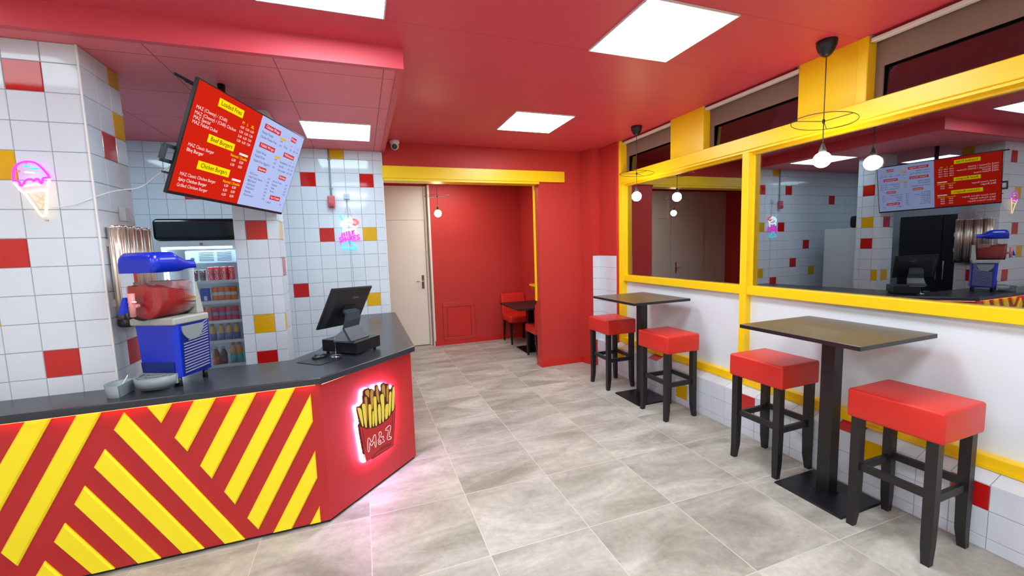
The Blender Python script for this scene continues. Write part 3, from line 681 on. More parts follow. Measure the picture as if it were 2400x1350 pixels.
let = dict(M=[(0.337,0.296),(0.345,0.387),(0.361,0.384),(0.378,0.336),(0.405,0.386),(0.420,0.379),(0.418,0.294),(0.405,0.296),(0.403,0.347),(0.380,0.320),(0.369,0.325),(0.361,0.360),(0.353,0.291)],
 am=[(0.500,0.303),(0.482,0.320),(0.495,0.329),(0.489,0.340),(0.471,0.337),(0.464,0.348),(0.475,0.361),(0.471,0.379),(0.458,0.383),(0.449,0.372),(0.454,0.344),(0.439,0.331),(0.438,0.305),(0.453,0.293),(0.477,0.299),(0.498,0.295)],
 amh=[(0.456,0.329),(0.467,0.312),(0.456,0.305),(0.448,0.315)],
 Z=[(0.513,0.375),(0.551,0.390),(0.572,0.381),(0.571,0.364),(0.542,0.308),(0.567,0.303),(0.572,0.286),(0.541,0.288),(0.523,0.302),(0.549,0.361),(0.522,0.364)])
bm = bmesh.new()
for p in let.values():
    pts = [FG(u, v, 0.0288) for u, v in p]; q = smooth(pts, 1, True)
    tube(bm, q, 0.0022, 6, closed=True)
obj('lettering', bm, mat('white_print', (0.9, 0.9, 0.9, 1), 0.4), bx)
# led strip that follows the outline behind the board
cxo, cyo = 0.455, 0.46
bm = bmesh.new(); inn = [(cxo+(u-cxo)*0.96, cyo+(v-cyo)*0.97) for u, v in outl]
tube(bm, [FG(u, v, 0.009) for u, v in inn], 0.004, 6, closed=True)
obj('backlight', bm, emis('violet_white_led', (0.88, 0.52, 1.0, 1), 170.0), fs, label='violet white light strip behind the board')

# ------------------------------------------------------------------ menu screen
tvp = Vector((-0.664, 3.262, 2.27)); RT = (Matrix.Rotation(1.207, 4, 'Z') @ Matrix.Rotation(0.362, 4, 'X') @ Matrix.Rotation(0.03, 4, 'Y'))
tv = thing('menu_screen', 'tilted ceiling-hung menu screen, half red and half pale blue', 'screen')
tv.location = tvp; tv.rotation_euler = RT.to_euler()
W, H = 1.11, 0.625
bm = bmesh.new(); rbox(bm, -W/2, W/2, 0.0, 0.020, -H/2-0.012, H/2, 0.004, 2); rbox(bm, -W*0.3, W*0.3, 0.015, 0.075, -H*0.32, H*0.25, 0.012, 2)
obj('casing', bm, m_black, tv)
FT = lambda u, v, d: Vector((u, -0.0005-d, v))
T_red, T_blue, T_yel, T_dred, T_w, T_navy, T_rbox, T_or = [emis(n, lin(*c), s) for n, c, s in (('screen_red', (206, 34, 18), 1), ('screen_pale_blue', (176, 190, 236), 1), ('screen_yellow', (250, 226, 10), 1), ('screen_maroon', (120, 20, 20), 1), ('screen_white', (250, 226, 226), 1), ('screen_navy', (36, 46, 92), 1), ('screen_crimson', (200, 50, 66), 1), ('screen_orange', (238, 170, 20), 1))]
bm = bmesh.new()
def rect(bm, u0, u1, v0, v1, d, mi): bm.faces.new([bm.verts.new(FT(*p, d)) for p in ((u0, v0), (u1, v0), (u1, v1), (u0, v1))]).material_index = mi
rect(bm, -W/2+0.008, 0.009, -H/2+0.006, H/2-0.008, 0.0004, 0); rect(bm, 0.009, W/2-0.008, -H/2+0.006, H/2-0.008, 0.0004, 1)
scr = obj('display', bm, [T_red, T_blue], tv, recalc=False)
Bx = [(-0.380, -0.165, 0.223, 0.271, 'Loaded Fries', 2, 3), (-0.385, -0.162, 0.010, 0.057, 'Beef Burgers', 2, 3), (-0.405, -0.140, -0.154, -0.105, 'Chicken Burgers', 2, 3),
      (0.056, 0.245, 0.232, 0.267, 'Chicken Wraps', 6, 4), (0.385, 0.455, 0.236, 0.270, 'Fries', 6, 4), (0.056, 0.235, 0.104, 0.138, 'Falafel Wraps', 6, 4), (0.348, 0.490, 0.108, 0.142, 'Milkshakes', 6, 4),
      (0.110, 0.205, -0.052, -0.020, 'Sauces', 6, 4), (0.372, 0.464, -0.062, -0.030, 'Drinks', 6, 4), (0.335, 0.468, -0.226, -0.193, 'Ice Cream', 6, 4)]
TMs = [T_red, T_blue, T_yel, T_dred, T_w, T_navy, T_rbox, T_or]
def TX(s, u, v, size, mi, width=None, align='LEFT', bold=0.004, name='menu_line'):
    bm = bmesh.new(); text_into(bm, s, FT, u, v, size, bold, align, 0.0012, mi, width)
    used = sorted({f.material_index for f in bm.faces})
    for f in bm.faces: f.material_index = 0
    obj(name, bm, [TMs[used[0]]] if used else [T_w], scr, recalc=False)
for u0, u1, v0, v1, s, cb, ctx in Bx:
    bm = bmesh.new(); rect(bm, u0, u1, v0, v1, 0.0008, 0)
    pad = (u1-u0)*0.09; text_into(bm, s, FT, u0+pad, v0+(v1-v0)*0.28, (v1-v0)*0.78, 0.008, 'LEFT', 0.0012, 1, (u1-u0)-2*pad)
    obj('heading_box', bm, [TMs[cb], TMs[ctx]], scr, recalc=False)
for u0, u1, v0, v1, c in ((-0.105, -0.020, 0.006, 0.020, 4), (-0.105, -0.020, -0.164, -0.150, 4), (0.255, 0.330, 0.214, 0.228, 7), (0.25, 0.325, 0.078, 0.092, 7)):
    bm = bmesh.new(); rect(bm, u0, u1, v0, v1, 0.0008, 0); obj('note_box', bm, TMs[c], scr, recalc=False)
for s, v, e in (('MAZ (Cheesy) / (Chilli)', 0.160, -0.283), ('MAZ (Cheesy) / (Chilli) Chicken', 0.130, -0.192), ('MAZ Special', 0.105, -0.400), ('MAZ Falafel Dubai', 0.079, -0.333)): TX(s, -0.522, v, 0.027, 4, width=e+0.522, bold=0.008)
for s, v, e in (('MAZ Classic Burger', -0.045, -0.312), ('Bbq Burger', -0.074, -0.385), ('MAZ Classic Chicken Burger', -0.211, -0.235), ('Spicy Chicken Burger', -0.242, -0.297), ('Grilled Chicken Burger', -0.274, -0.280)): TX(s, -0.507, v, 0.027, 4, width=e+0.507, bold=0.008)
for s, u in (('M', -0.156), ('L', -0.110), ('XL', -0.070)): TX(s, u, 0.193, 0.026, 2, bold=0.008)
for k, v in enumerate((0.166, 0.137, 0.108, 0.080)):
    for j, u in enumerate((-0.162, -0.113, -0.066)): TX('%d,%d0' % (4+j+(k > 0), 5), u, v, 0.021, 4, width=0.034, bold=0.008)
for v in (-0.020, -0.190): TX('Normal / Double', -0.178, v, 0.026, 2, width=0.157, bold=0.008)
for v in (-0.046, -0.075, -0.214, -0.243, -0.272):
    for u in (-0.157, -0.083): TX('6,50' if u < -0.1 else '8,50', u, v, 0.023, 4, width=0.036, bold=0.008)
for s, v, e in (('Chicken Tender', 0.198, 0.175), ('Chicken Tender Fries', 0.167, 0.228), ('Falafel Wrap', 0.063, 0.155), ('Falafel Fries', 0.033, 0.150), ('Falafel Fries Eggplant', 0.001, 0.226)): TX(s, 0.042, v, 0.024, 5, width=e-0.042)
for u, v in ((0.262, 0.197), (0.265, 0.166), (0.258, 0.059), (0.258, 0.031), (0.258, 0.002), (0.430-0.03, 0.168), (0.45, 0.168), (0.49, 0.168), (0.45, 0.056), (0.492, 0.056), (0.45, 0.026), (0.492, 0.026), (0.45, -0.004), (0.492, -0.004)): TX('5,00', u, v, 0.018, 5, width=0.028)
TX('Fries', 0.325, 0.168, 0.024, 5, width=0.045)
for s, u in (('M', 0.405), ('L', 0.458), ('XL', 0.493)): TX(s, u, 0.194, 0.022, 6)
for s, u in (('M', 0.458), ('L', 0.500)): TX(s, u, 0.080, 0.020, 6)
for s, v, e in (('Strawberry', 0.055, 0.435), ('Vanilla', 0.025, 0.395), ('Chocolate', -0.005, 0.432)): TX(s, 0.330, v, 0.024, 5, width=e-0.330)
for s, v, e in (('MAZ Sauce', -0.090, 0.125), ('MAZ Spicy Sauce', -0.116, 0.190), ('BBQ Sauce', -0.141, 0.130), ('Chilli Sauce', -0.166, 0.132), ('White Sauce', -0.191, 0.132), ('Ketchup', -0.216, 0.105), ('Mayonnaise', -0.241, 0.143)):
    TX(s, 0.042, v, 0.022, 5, width=e-0.042); TX('1,00', 0.243, v, 0.018, 5, width=0.028)
for s, v, e in (('All Soft Drinks', -0.096, 0.43), ('Redbull', -0.123, 0.375), ('Water', -0.148, 0.36), ('Slushy', -0.172, 0.365)):
    TX(s, 0.312, v, 0.021, 5, width=e-0.312); TX('2,50', 0.482, v, 0.018, 5, width=0.028)
TX('1 Ball', 0.300, -0.258, 0.020, 5, width=0.055); TX('1,50', 0.472, -0.254, 0.018, 5, width=0.028)
# mount (world space parts expressed in tv space)
TI = (Matrix.Translation(tvp) @ RT).inverted()
bm = bmesh.new()
tube(bm, [TI @ Vector(p) for p in ((-0.80, 3.33, SOF-0.002), (-0.80, 3.33, 2.36))], 0.022, 12)
lathe(bm, [(0.07, -0.02), (0.075, 0)], TI @ Vector((-0.80, 3.33, SOF-0.001)), 20, M=None) if False else None
box(bm, -0.22, 0.22, 0.075, 0.10, -0.03, 0.01); box(bm, -0.22, -0.19, 0.07, 0.10, -0.2, 0.2); box(bm, 0.19, 0.22, 0.07, 0.10, -0.2, 0.2)
tube(bm, [TI @ Vector((-0.80, 3.33, 2.38)), Vector((0, 0.09, 0))], 0.02, 10)
obj('ceiling_mount', bm, m_black, tv)
bm = bmesh.new(); box(bm, -0.565, -0.47, 0.04, 0.048, -0.225, -0.215); box(bm, -0.60, -0.585, 0.03, 0.055, -0.155, -0.075)
box(bm, -0.60, -0.50, 0.038, 0.046, -0.17, -0.15); box(bm, -0.60, -0.50, 0.038, 0.046, -0.09, -0.07)
obj('side_bracket', bm, m_dark, tv)
bm = bmesh.new(); box(bm, -0.53, -0.45, 0.08, 0.09, 0.27, 0.29); box(bm, -0.60, -0.50, 0.085, 0.092, 0.275, 0.29); obj('top_bracket', bm, m_black, tv)

# ------------------------------------------------------------------ neon signs
def neon_part(name, lines, F, r, m, parent, closed=False, it=2):
    bm = bmesh.new()
    for l in lines:
        p = smooth([Vector(F(*q)) for q in l], it, closed) if len(l) > 2 and it else [Vector(F(*q)) for q in l]
        tube(bm, p, r, 8, closed=closed)
    return obj(name, bm, m, parent)
n_pink, n_cone, n_lat, n_cyan, n_white, n_redn, n_mag = [emis(n, c, s) for n, c, s in (('neon_magenta', (1.0, 0.05, 0.85, 1), 1.9), ('neon_warm_white', (1.0, 0.70, 0.40, 1), 2.3), ('neon_amber', (1.0, 0.62, 0.25, 1), 1.1), ('neon_cyan', (0.05, 0.75, 1.0, 1), 2.0), ('neon_white', (0.8, 0.95, 1.0, 1), 2.2), ('neon_red', (1.0, 0.20, 0.20, 1), 1.3), ('neon_pink_letters', (1.0, 0.05, 0.85, 1), 1.5))]
ic = thing('ice_cream_neon', 'pink and warm white neon ice cream cone on the left tiled pier', 'neon sign', (-1.57, 2.898, 2.0))
FI = lambda u, v: (u+1.57, 0.0, v-2.0)
neon_part('scoop_tube', [[(-1.644,2.048),(-1.640,2.097),(-1.629,2.125),(-1.605,2.144),(-1.577,2.150),(-1.550,2.144),(-1.531,2.125),(-1.517,2.101),(-1.505,2.083),(-1.504,2.066)]], FI, 0.0052, n_pink, ic)
neon_part('drip_tube', [[(-1.507,2.069),(-1.529,2.069),(-1.534,2.040),(-1.543,2.040),(-1.544,2.061),(-1.559,2.063),(-1.566,2.047),(-1.575,2.064),(-1.601,2.053),(-1.609,2.026),(-1.620,2.026),(-1.622,2.049),(-1.642,2.052)]], FI, 0.0048, n_pink, ic)
neon_part('cone_tube', [[(-1.643,2.040),(-1.631,2.021),(-1.620,1.997),(-1.608,1.990),(-1.557,1.877),(-1.547,1.868),(-1.535,1.885),(-1.524,1.959),(-1.514,2.034),(-1.504,2.052),(-1.506,2.064)], [(-1.606,2.025),(-1.546,2.035)], [(-1.607,1.993),(-1.523,2.005)]], FI, 0.0056, n_cone, ic, it=1)
neon_part('waffle_lines', [[(-1.573,1.983),(-1.537,1.954)],[(-1.569,1.948),(-1.539,1.929)],[(-1.531,1.984),(-1.564,1.941)],[(-1.535,1.941),(-1.551,1.909)]], FI, 0.0022, n_lat, ic, it=0)
neon_part('cyan_sprinkles', [[(-1.598,2.123),(-1.574,2.125)],[(-1.573,2.113),(-1.540,2.114)]], FI, 0.004, n_cyan, ic, it=0)
neon_part('white_sprinkle', [[(-1.596,2.095),(-1.561,2.092)]], FI, 0.004, n_white, ic, it=0)
neon_part('red_sprinkle', [[(-1.625,2.096),(-1.614,2.101)]], FI, 0.005, n_redn, ic, it=0)
FIp = lambda u, v, d: Vector((u+1.57, d, v-2.0))
bm = bmesh.new()
for u, v in ((-1.60, 2.155), (-1.545, 1.862)): tube(bm, [FIp(u, v-0.01, 0.0), FIp(u, v-0.01, 0.026)], 0.004, 8)
obj('standoff', bm, m_steel, ic)
mk = thing('milkshake_neon', 'neon milkshake glass lettered MILK SHAKES hanging on the tiled back wall', 'neon sign', (-0.12, 5.045, 1.85))
FM = lambda u, v: (u+0.12, 0.0, v-1.85)
neon_part('straw_tube', [[(-0.203,2.049),(-0.172,1.990)], [(-0.193,1.930),(-0.191,1.853)]], FM, 0.006, n_cyan, mk, it=0)
neon_part('cream_tube', [[(-0.195,1.956),(-0.157,1.990),(-0.098,1.999),(-0.075,1.993),(-0.076,1.973),(-0.117,1.982),(-0.159,1.968),(-0.178,1.945)], [(-0.187,1.940),(-0.148,1.959),(-0.119,1.946),(-0.090,1.930),(-0.050,1.917)], [(-0.198,1.947),(-0.180,1.909),(-0.105,1.880),(-0.045,1.898),(-0.021,1.939)], [(-0.180,1.90),(-0.176,1.86)], [(-0.043,1.895),(-0.055,1.838)]], FM, 0.009, n_white, mk)
neon_part('cherry_tube', [[(-0.071,1.996),(-0.039,1.995),(-0.015,1.970),(-0.021,1.945),(-0.049,1.933),(-0.072,1.945)]], FM, 0.0115, n_redn, mk)
neon_part('foot_tube', [[(-0.140,1.765),(-0.154,1.727),(-0.205,1.703),(-0.201,1.674),(-0.056,1.667),(-0.045,1.686),(-0.092,1.712),(-0.101,1.760)]], FM, 0.0065, n_cyan, mk)
G = {'M': [[(0,0),(0.1,1),(0.5,0.35),(0.9,1),(1,0)]], 'I': [[(0.5,0),(0.5,1)]], 'L': [[(0.1,1),(0.1,0),(0.9,0)]], 'K': [[(0.1,0),(0.1,1)], [(0.9,1),(0.12,0.45)], [(0.35,0.6),(0.95,0)]],
     'S': [[(0.95,0.85),(0.7,1),(0.3,1),(0.05,0.8),(0.2,0.58),(0.8,0.42),(0.95,0.2),(0.7,0),(0.3,0),(0.05,0.15)]], 'H': [[(0.08,0),(0.08,1)], [(0.92,0),(0.92,1)], [(0.08,0.5),(0.92,0.5)]],
     'A': [[(0,0),(0.5,1),(1,0)], [(0.2,0.35),(0.8,0.35)]], 'E': [[(0.9,1),(0.1,1),(0.1,0),(0.9,0)], [(0.1,0.5),(0.8,0.5)]]}
lines = []
def word(w, u0, v0, u1, v1, h, gap=0.22):
    n = len(w); 
    for i, c in enumerate(w):
        a = (i+0.5*gap)/n; b = (i+1-0.5*gap)/n
        if c == 'I': a, b = (i+0.3)/n, (i+0.7)/n
        for st in G[c]:
            lines.append([(u0+(u1-u0)*(a+(b-a)*x), v0+(v1-v0)*(a+(b-a)*x)+h*y) for x, y in st])
word('MILK', -0.196, 1.806, -0.054, 1.836, 0.048); word('SHAKES', -0.226, 1.748, -0.004, 1.778, 0.050)
neon_part('lettering_tube', lines, FM, 0.0058, n_mag, mk, it=0)
FMp = lambda u, v, d: Vector((u+0.12, d, v-1.85))
bm = bmesh.new()
for a, b in (((-0.118,2.232),(-0.156,2.005)), ((-0.115,2.232),(-0.074,2.005))): tube(bm, [FMp(a[0], a[1], 0.015), FMp(b[0], b[1], 0.01)], 0.0018, 6)
obj('hanging_wires', bm, m_steel, mk)
bm = bmesh.new(); tube(bm, [FMp(-0.116, 2.23, 0.02), FMp(-0.112, 2.05, 0.028), FMp(-0.108, 1.7, 0.028), FMp(-0.10, 1.3, 0.028), FMp(-0.09, 0.95, 0.028)], 0.0016, 6); obj('power_wire', bm, m_grey, mk)
bm = bmesh.new(); rbox(bm, -0.148, -0.086, 5.055, 5.074, 2.222, 2.282, 0.004, 2)
hk = thing('wall_hook', 'small square white hook above the milkshake neon sign', 'hook', (0, 0, 0)); obj('hook_plate', bm, mat('pale_blue_plastic', lin(190, 205, 222), 0.3), hk)
bm = bmesh.new(); tube(bm, [(-0.117, 5.055, 2.262), (-0.117, 5.045, 2.24), (-0.117, 5.04, 2.232), (-0.117, 5.047, 2.228)], 0.003, 6); obj('hook_arm', bm, m_chrome, hk)

# drop socket and conduit
ps = thing('drop_socket', 'pink wall socket box at the end of a thin grey conduit on the tiled wall', 'socket', (-0.275, 5.074, 2.19))
bm = bmesh.new(); rbox(bm, -0.036, 0.036, -0.055, 0.0, -0.062, 0.066, 0.012, 3); obj('socket_body', bm, mat('pink_painted_plastic', lin(206, 92, 104), 0.4), ps)
bm = bmesh.new(); rbox(bm, -0.020, 0.020, -0.075, -0.05, -0.055, -0.010, 0.008, 2); obj('socket_flap', bm, mat('rose_plastic', lin(176, 66, 78), 0.4), ps)
bm = bmesh.new(); tube(bm, [(0.003, -0.014, 0.064), (0.002, -0.012, 0.15), (0.004, -0.012, 0.45), (0.0, -0.012, 0.568)], 0.0085, 10); obj('conduit', bm, m_grey, ps)
bm = bmesh.new()
for z in (0.15, 0.46): rbox(bm, -0.014, 0.020, -0.022, 0.0, z-0.006, z+0.006, 0.002, 1)
obj('conduit_clip', bm, m_grey, ps)
# white cable between the ice cream sign and the screen
bm = bmesh.new()
tube(bm, smooth([(-1.515, 2.905, 1.918), (-1.45, 2.908, 1.923), (-1.37, 2.912, 1.955), (-1.322, 2.93, 1.985), (-1.26, 2.97, 2.02), (-1.15, 2.97, 2.03), (-1.05, 2.90, 2.09), (-0.96, 2.85, 2.14)], 3), 0.0026, 6)
tag(obj('power_cable', bm, m_trim), 'thin white cable sagging from the ice cream neon to the menu screen', 'cable')
# junction box on the side of the pier
bm = bmesh.new(); rbox(bm, -1.334, -1.30, 3.13, 3.20, 1.86, 1.94, 0.005, 2)
tag(obj('junction_box', bm, mat('pale_grey_plastic', lin(196, 200, 206), 0.4)), 'small pale grey box on the side of the tiled pier above the cup tubes', 'box')

# security camera
sc_ = thing('security_camera', 'white ball security camera under the ceiling beside the yellow beam', 'security camera', (0.43, 5.03, 2.86))
bm = bmesh.new(); lathe(bm, [(0.050, 0.02), (0.054, 0.01), (0.054, -0.012), (0.045, -0.02)], seg=24); obj('mount_base', bm, m_trim, sc_)
bm = bmesh.new(); lathe(bm, [(0.0005, -0.085)]+[(0.046*math.sin(a), -0.040-0.046*math.cos(a)) for a in [PI*k/10 for k in range(1, 10)]]+[(0.0005, 0.006)], seg=24); ball = obj('camera_ball', bm, m_trim, sc_)
fd = Vector((-0.12, -0.90, -0.42)).normalized(); Ml = Matrix.Translation(Vector((0, 0, -0.040))) @ fd.to_track_quat('Z', 'Y').to_matrix().to_4x4()
bm = bmesh.new(); lathe(bm, [(0.030, 0.030), (0.030, 0.040), (0.024, 0.046), (0.0005, 0.047)], seg=20, M=Ml); obj('lens', bm, m_dark, sc_)

# ------------------------------------------------------------------ till on the counter
CT = 0.915
rg = thing('cash_drawer', 'low black cash drawer on the worktop under the tilted terminal', 'cash drawer', (-0.1116, 3.2509, CT), (0, 0, -0.7156))
bm = bmesh.new(); rbox(bm, -0.1575, 0.1575, -0.118, 0.124, 0.015, 0.0996, 0.003, 2); obj('drawer_body', bm, m_black, rg)
bm = bmesh.new(); rbox(bm, 0.1575, 0.161, -0.12, 0.124, 0.018, 0.0996, 0.001, 1); obj('drawer_front', bm, m_black, rg)
for sx in (-1, 1):
    for sy in (-1, 1):
        bm = bmesh.new(); lathe(bm, [(0.011, 0.0), (0.011, 0.016)], (sx*0.13, sy*0.095, 0), 12); obj('foot', bm, m_black, rg)
# pos terminal
pt = thing('till_terminal', 'dark touch screen till terminal seen from behind, on the black cash drawer', 'till', (-0.1116, 3.2509, CT+0.0996))
RM = Matrix.Rotation(0.853, 4, 'Z') @ Matrix.Rotation(0.487, 4, 'X') @ Matrix.Rotation(0.047, 4, 'Y')
MC = Vector((-0.125, 3.148, 1.251))-Vector((-0.1116, 3.2509, CT+0.0996)); MM = Matrix.Translation(MC) @ RM
bm = bmesh.new()
w2, h2 = 0.1975, 0.156
hexa(bm, [MM @ Vector(p) for p in ((-w2, 0.012, -h2), (w2, 0.012, -h2), (w2, 0.012, h2), (-w2, 0.012, h2))], [MM @ Vector(p) for p in ((-w2+0.002, 0.0, -h2+0.002), (w2-0.002, 0.0, -h2+0.002), (w2-0.002, 0.0, h2-0.002), (-w2+0.002, 0.0, h2-0.002))])
hexa(bm, [MM @ Vector(p) for p in ((-w2+0.012, 0.0, -h2+0.004), (w2-0.012, 0.0, -h2+0.004), (w2-0.012, 0.0, h2-0.015), (-w2+0.012, 0.0, h2-0.015))], [MM @ Vector(p) for p in ((-w2+0.04, -0.022, -h2+0.02), (w2-0.04, -0.022, -h2+0.02), (w2-0.05, -0.022, h2-0.06), (-w2+0.05, -0.022, h2-0.06))])
obj('screen_housing', bm, m_black, pt)
bm = bmesh.new(); box(bm, -w2+0.01, w2-0.01, 0.012, 0.0135, -h2+0.012, h2-0.01, 0, MM); obj('touch_screen', bm, mat('dark_screen_glass', (0.01, 0.01, 0.012, 1), 0.08), pt)
bm = bmesh.new(); box(bm, -0.055, 0.055, -0.030, -0.020, -0.035, 0.03, 0, MM); obj('mounting_plate', bm, m_black, pt)
FL = lambda u, v, d: MM @ Vector((u, -0.0225-d, v))
bm = bmesh.new(); text_into(bm, '|Tysso', FL, 0.0, 0.085, 0.022, 0.01, 'LEFT', 0.0006)
for v in bm.verts: pass
obj('logo_mark', bm, m_grey, pt, recalc=False)
# stand: bent arm from hinge to foot on the drawer
Rz41 = Matrix.Rotation(-0.60, 4, 'Z')
hinge = MM @ Vector((0, -0.032, -0.015)); foot = Vector((0.02, 0.01, 0.0)); 
ax = (RM @ Vector((1, 0, 0))); ax.z = 0; ax.normalize(); back = Vector((ax.y, -ax.x, 0))
def arm(bm, path, w, th):
    n = len(path); secs = []
    for i, (p, hw) in enumerate(path):
        d = (path[min(i+1, n-1)][0]-path[max(i-1, 0)][0]).normalized(); nn = d.cross(ax).normalized()
        secs.append([bm.verts.new(p+ax*sx*hw+nn*sn*th) for sx, sn in ((-1, -1), (1, -1), (1, 1), (-1, 1))])
    for a, b in zip(secs, secs[1:]):
        for k in range(4): bm.faces.new((a[k], a[(k+1) % 4], b[(k+1) % 4], b[k]))
    bm.faces.new(secs[0][::-1]); bm.faces.new(secs[-1])
bm = bmesh.new()
arm(bm, [(hinge+Vector((0, 0, 0.01)), 0.056), (hinge+back*0.035+Vector((0, 0, -0.005)), 0.066), (hinge+back*0.03+Vector((0, 0, -0.055)), 0.070), (hinge+back*0.01+Vector((0, 0, -0.11)), 0.074), (Vector((hinge.x, hinge.y, 0))+back*0.055+Vector((0, 0, 0.035)), 0.082), (Vector((hinge.x, hinge.y, 0))+back*0.085+Vector((0, 0, 0.012)), 0.092)], 0, 0.009)
obj('stand_arm', bm, m_dark, pt)
bm = bmesh.new(); tube(bm, [hinge+back*0.01-ax*0.055, hinge+back*0.01+ax*0.055], 0.011, 12); obj('hinge', bm, m_dark, pt)
bm = bmesh.new(); c0 = Vector((hinge.x, hinge.y, 0))
hexa(bm, [c0+back*0.10-ax*0.075, c0+back*0.10+ax*0.075, c0-back*0.09+ax*0.075, c0-back*0.09-ax*0.075], [p+Vector((0, 0, h)) for p, h in ((c0+back*0.095-ax*0.072, 0.014), (c0+back*0.095+ax*0.072, 0.014), (c0-back*0.085+ax*0.072, 0.008), (c0-back*0.085-ax*0.072, 0.008))])
obj('stand_base', bm, m_dark, pt)
# receipt spike, pad, mouse
sp = thing('receipt_spike', 'steel receipt spike on a round chrome base before the cash drawer', 'receipt spike', (-0.211, 3.118, CT))
bm = bmesh.new(); lathe(bm, [(0.0385, 0.0), (0.0385, 0.003), (0.034, 0.006), (0.004, 0.007), (0.0005, 0.0072)], seg=28); obj('base', bm, m_chrome, sp)
bm = bmesh.new(); tube(bm, [(0, 0, 0.006), (0, 0, 0.13), (0, 0, 0.142)], [0.0016, 0.0016, 0.0003], 8); obj('spike', bm, m_chrome, sp)
bm = bmesh.new(); P4 = [(-0.450, 3.050), (-0.296, 2.905), (-0.165, 3.03), (-0.315, 3.19)]
prism(bm, P4, lambda u, v, d: Vector((u, v, CT+d)), 0.0, 0.003); tag(obj('mouse_pad', bm, m_black), 'thin black rectangular mat on the worktop beside the cash drawer', 'mat')
mo = thing('computer_mouse', 'black oval computer mouse on the black mat', 'mouse', (-0.315, 3.115, CT+0.003), (0, 0, 0.35))
bm = bmesh.new()
pr = []
for i in range(9):
    zt = i/8; pr.append(zt)
seg = 20; rings = []
for i in range(7):
    a = i/6*PI/2; rr_, zz = math.cos(a), math.sin(a)
    rings.append([bm.verts.new((0.052*rr_*math.cos(2*PI*k/seg)*(1 if i else 1), 0.030*rr_*math.sin(2*PI*k/seg), 0.002+0.026*zz)) for k in range(seg)] if i < 6 else [bm.verts.new((0, 0, 0.028))])
for i in range(5):
    for k in range(seg): bm.faces.new((rings[i][k], rings[i][(k+1) % seg], rings[i+1][(k+1) % seg], rings[i+1][k])).smooth = True
for k in range(seg): bm.faces.new((rings[5][k], rings[5][(k+1) % seg], rings[6][0])).smooth = True
bm.faces.new(rings[0][::-1]); obj('mouse_body', bm, m_black, mo)
bm = bmesh.new(); tube(bm, [(-0.028, -0.004, 0.026), (-0.028, 0.004, 0.026)], 0.005, 10); obj('scroll_wheel', bm, m_dark, mo)

# ------------------------------------------------------------------ slush machine
sm = thing('slush_machine', 'blue slush machine with a clear tank of red slush on the worktop', 'slush machine', (-1.066, 2.906, CT), (0, 0, -0.46))
W2 = 0.1328; zB, zT = 0.05, 0.372; yF, yB = -0.095, 0.125
bm = bmesh.new()
def sect(z, w, yf, yb): return [(-w+0.02, yf, z), (w-0.02, yf, z), (w, yf+0.02, z), (w, yb, z), (-w, yb, z), (-w, yf+0.02, z)]
hexa(bm, sect(zB, W2-0.012, yF+0.008, yB), sect(zT, W2, yF, yB)); obj('body', bm, m_blue, sm)
bm = bmesh.new(); hexa(bm, [(-0.100, yF+0.002, zB+0.03), (0.100, yF+0.002, zB+0.03), (0.100, yF+0.02, zB+0.03), (-0.100, yF+0.02, zB+0.03)], [(-0.103, yF-0.001, zB+0.090), (0.103, yF-0.001, zB+0.090), (0.103, yF+0.02, zB+0.090), (-0.103, yF+0.02, zB+0.090)]); obj('front_recess', bm, m_bluedark, sm)
bm = bmesh.new(); Mx = lambda s: (lambda u, v, d: Vector((s*(W2-0.002+d-(zT-v)*0.04), u, v)))
for s in (-1, 1):
    prism(bm, [(yF+0.035, zB+0.005), (yB-0.005, zB+0.005), (yB-0.005, zT-0.005), (yF+0.035, zT-0.005)], Mx(s), 0.0, 0.004)
obj('side_panel', bm, m_bluedark, sm)
for s in (-1, 1):
    bm = bmesh.new()
    for k in range(17):
        z = zB+0.018+k*0.0165; y0 = yF+0.045; y1 = yB-0.012
        if z > zT-0.13 and z < zT-0.035: y0 = yF+0.045+0.13*min(1, (z-(zT-0.13))/0.03)
        if y1-y0 < 0.01: continue
        prism(bm, [(y0, z), (y1, z+0.012), (y1, z+0.018), (y0, z+0.006)], Mx(s), 0.004, 0.008)
    obj('louvres', bm, m_louvre, sm, label='pale slanted louvre slats')
for s in (-1, 1):
    bm = bmesh.new()
    pts = [(0.012+0.072*math.cos(a), zT-0.035+0.085*math.sin(a)) for a in [PI+PI*k/14 for k in range(15)]]
    prism(bm, pts, Mx(s), 0.004, 0.011)
    obj('side_crest', bm, m_grey, sm)
bm = bmesh.new(); rbox(bm, -W2-0.004, W2+0.004, yF-0.010, yB+0.004, zT-0.022, zT+0.018, 0.008, 2)
hexa(bm, [(-0.10, 0.09, zT+0.02), (0.10, 0.09, zT+0.02), (0.10, 0.135, zT+0.02), (-0.10, 0.135, zT+0.02)], [(-0.075, 0.105, zT+0.20), (0.075, 0.105, zT+0.20), (0.075, 0.13, zT+0.20), (-0.075, 0.13, zT+0.20)])
obj('top_deck', bm, mat('pale_grey_deck', lin(168, 172, 168), 0.35), sm)
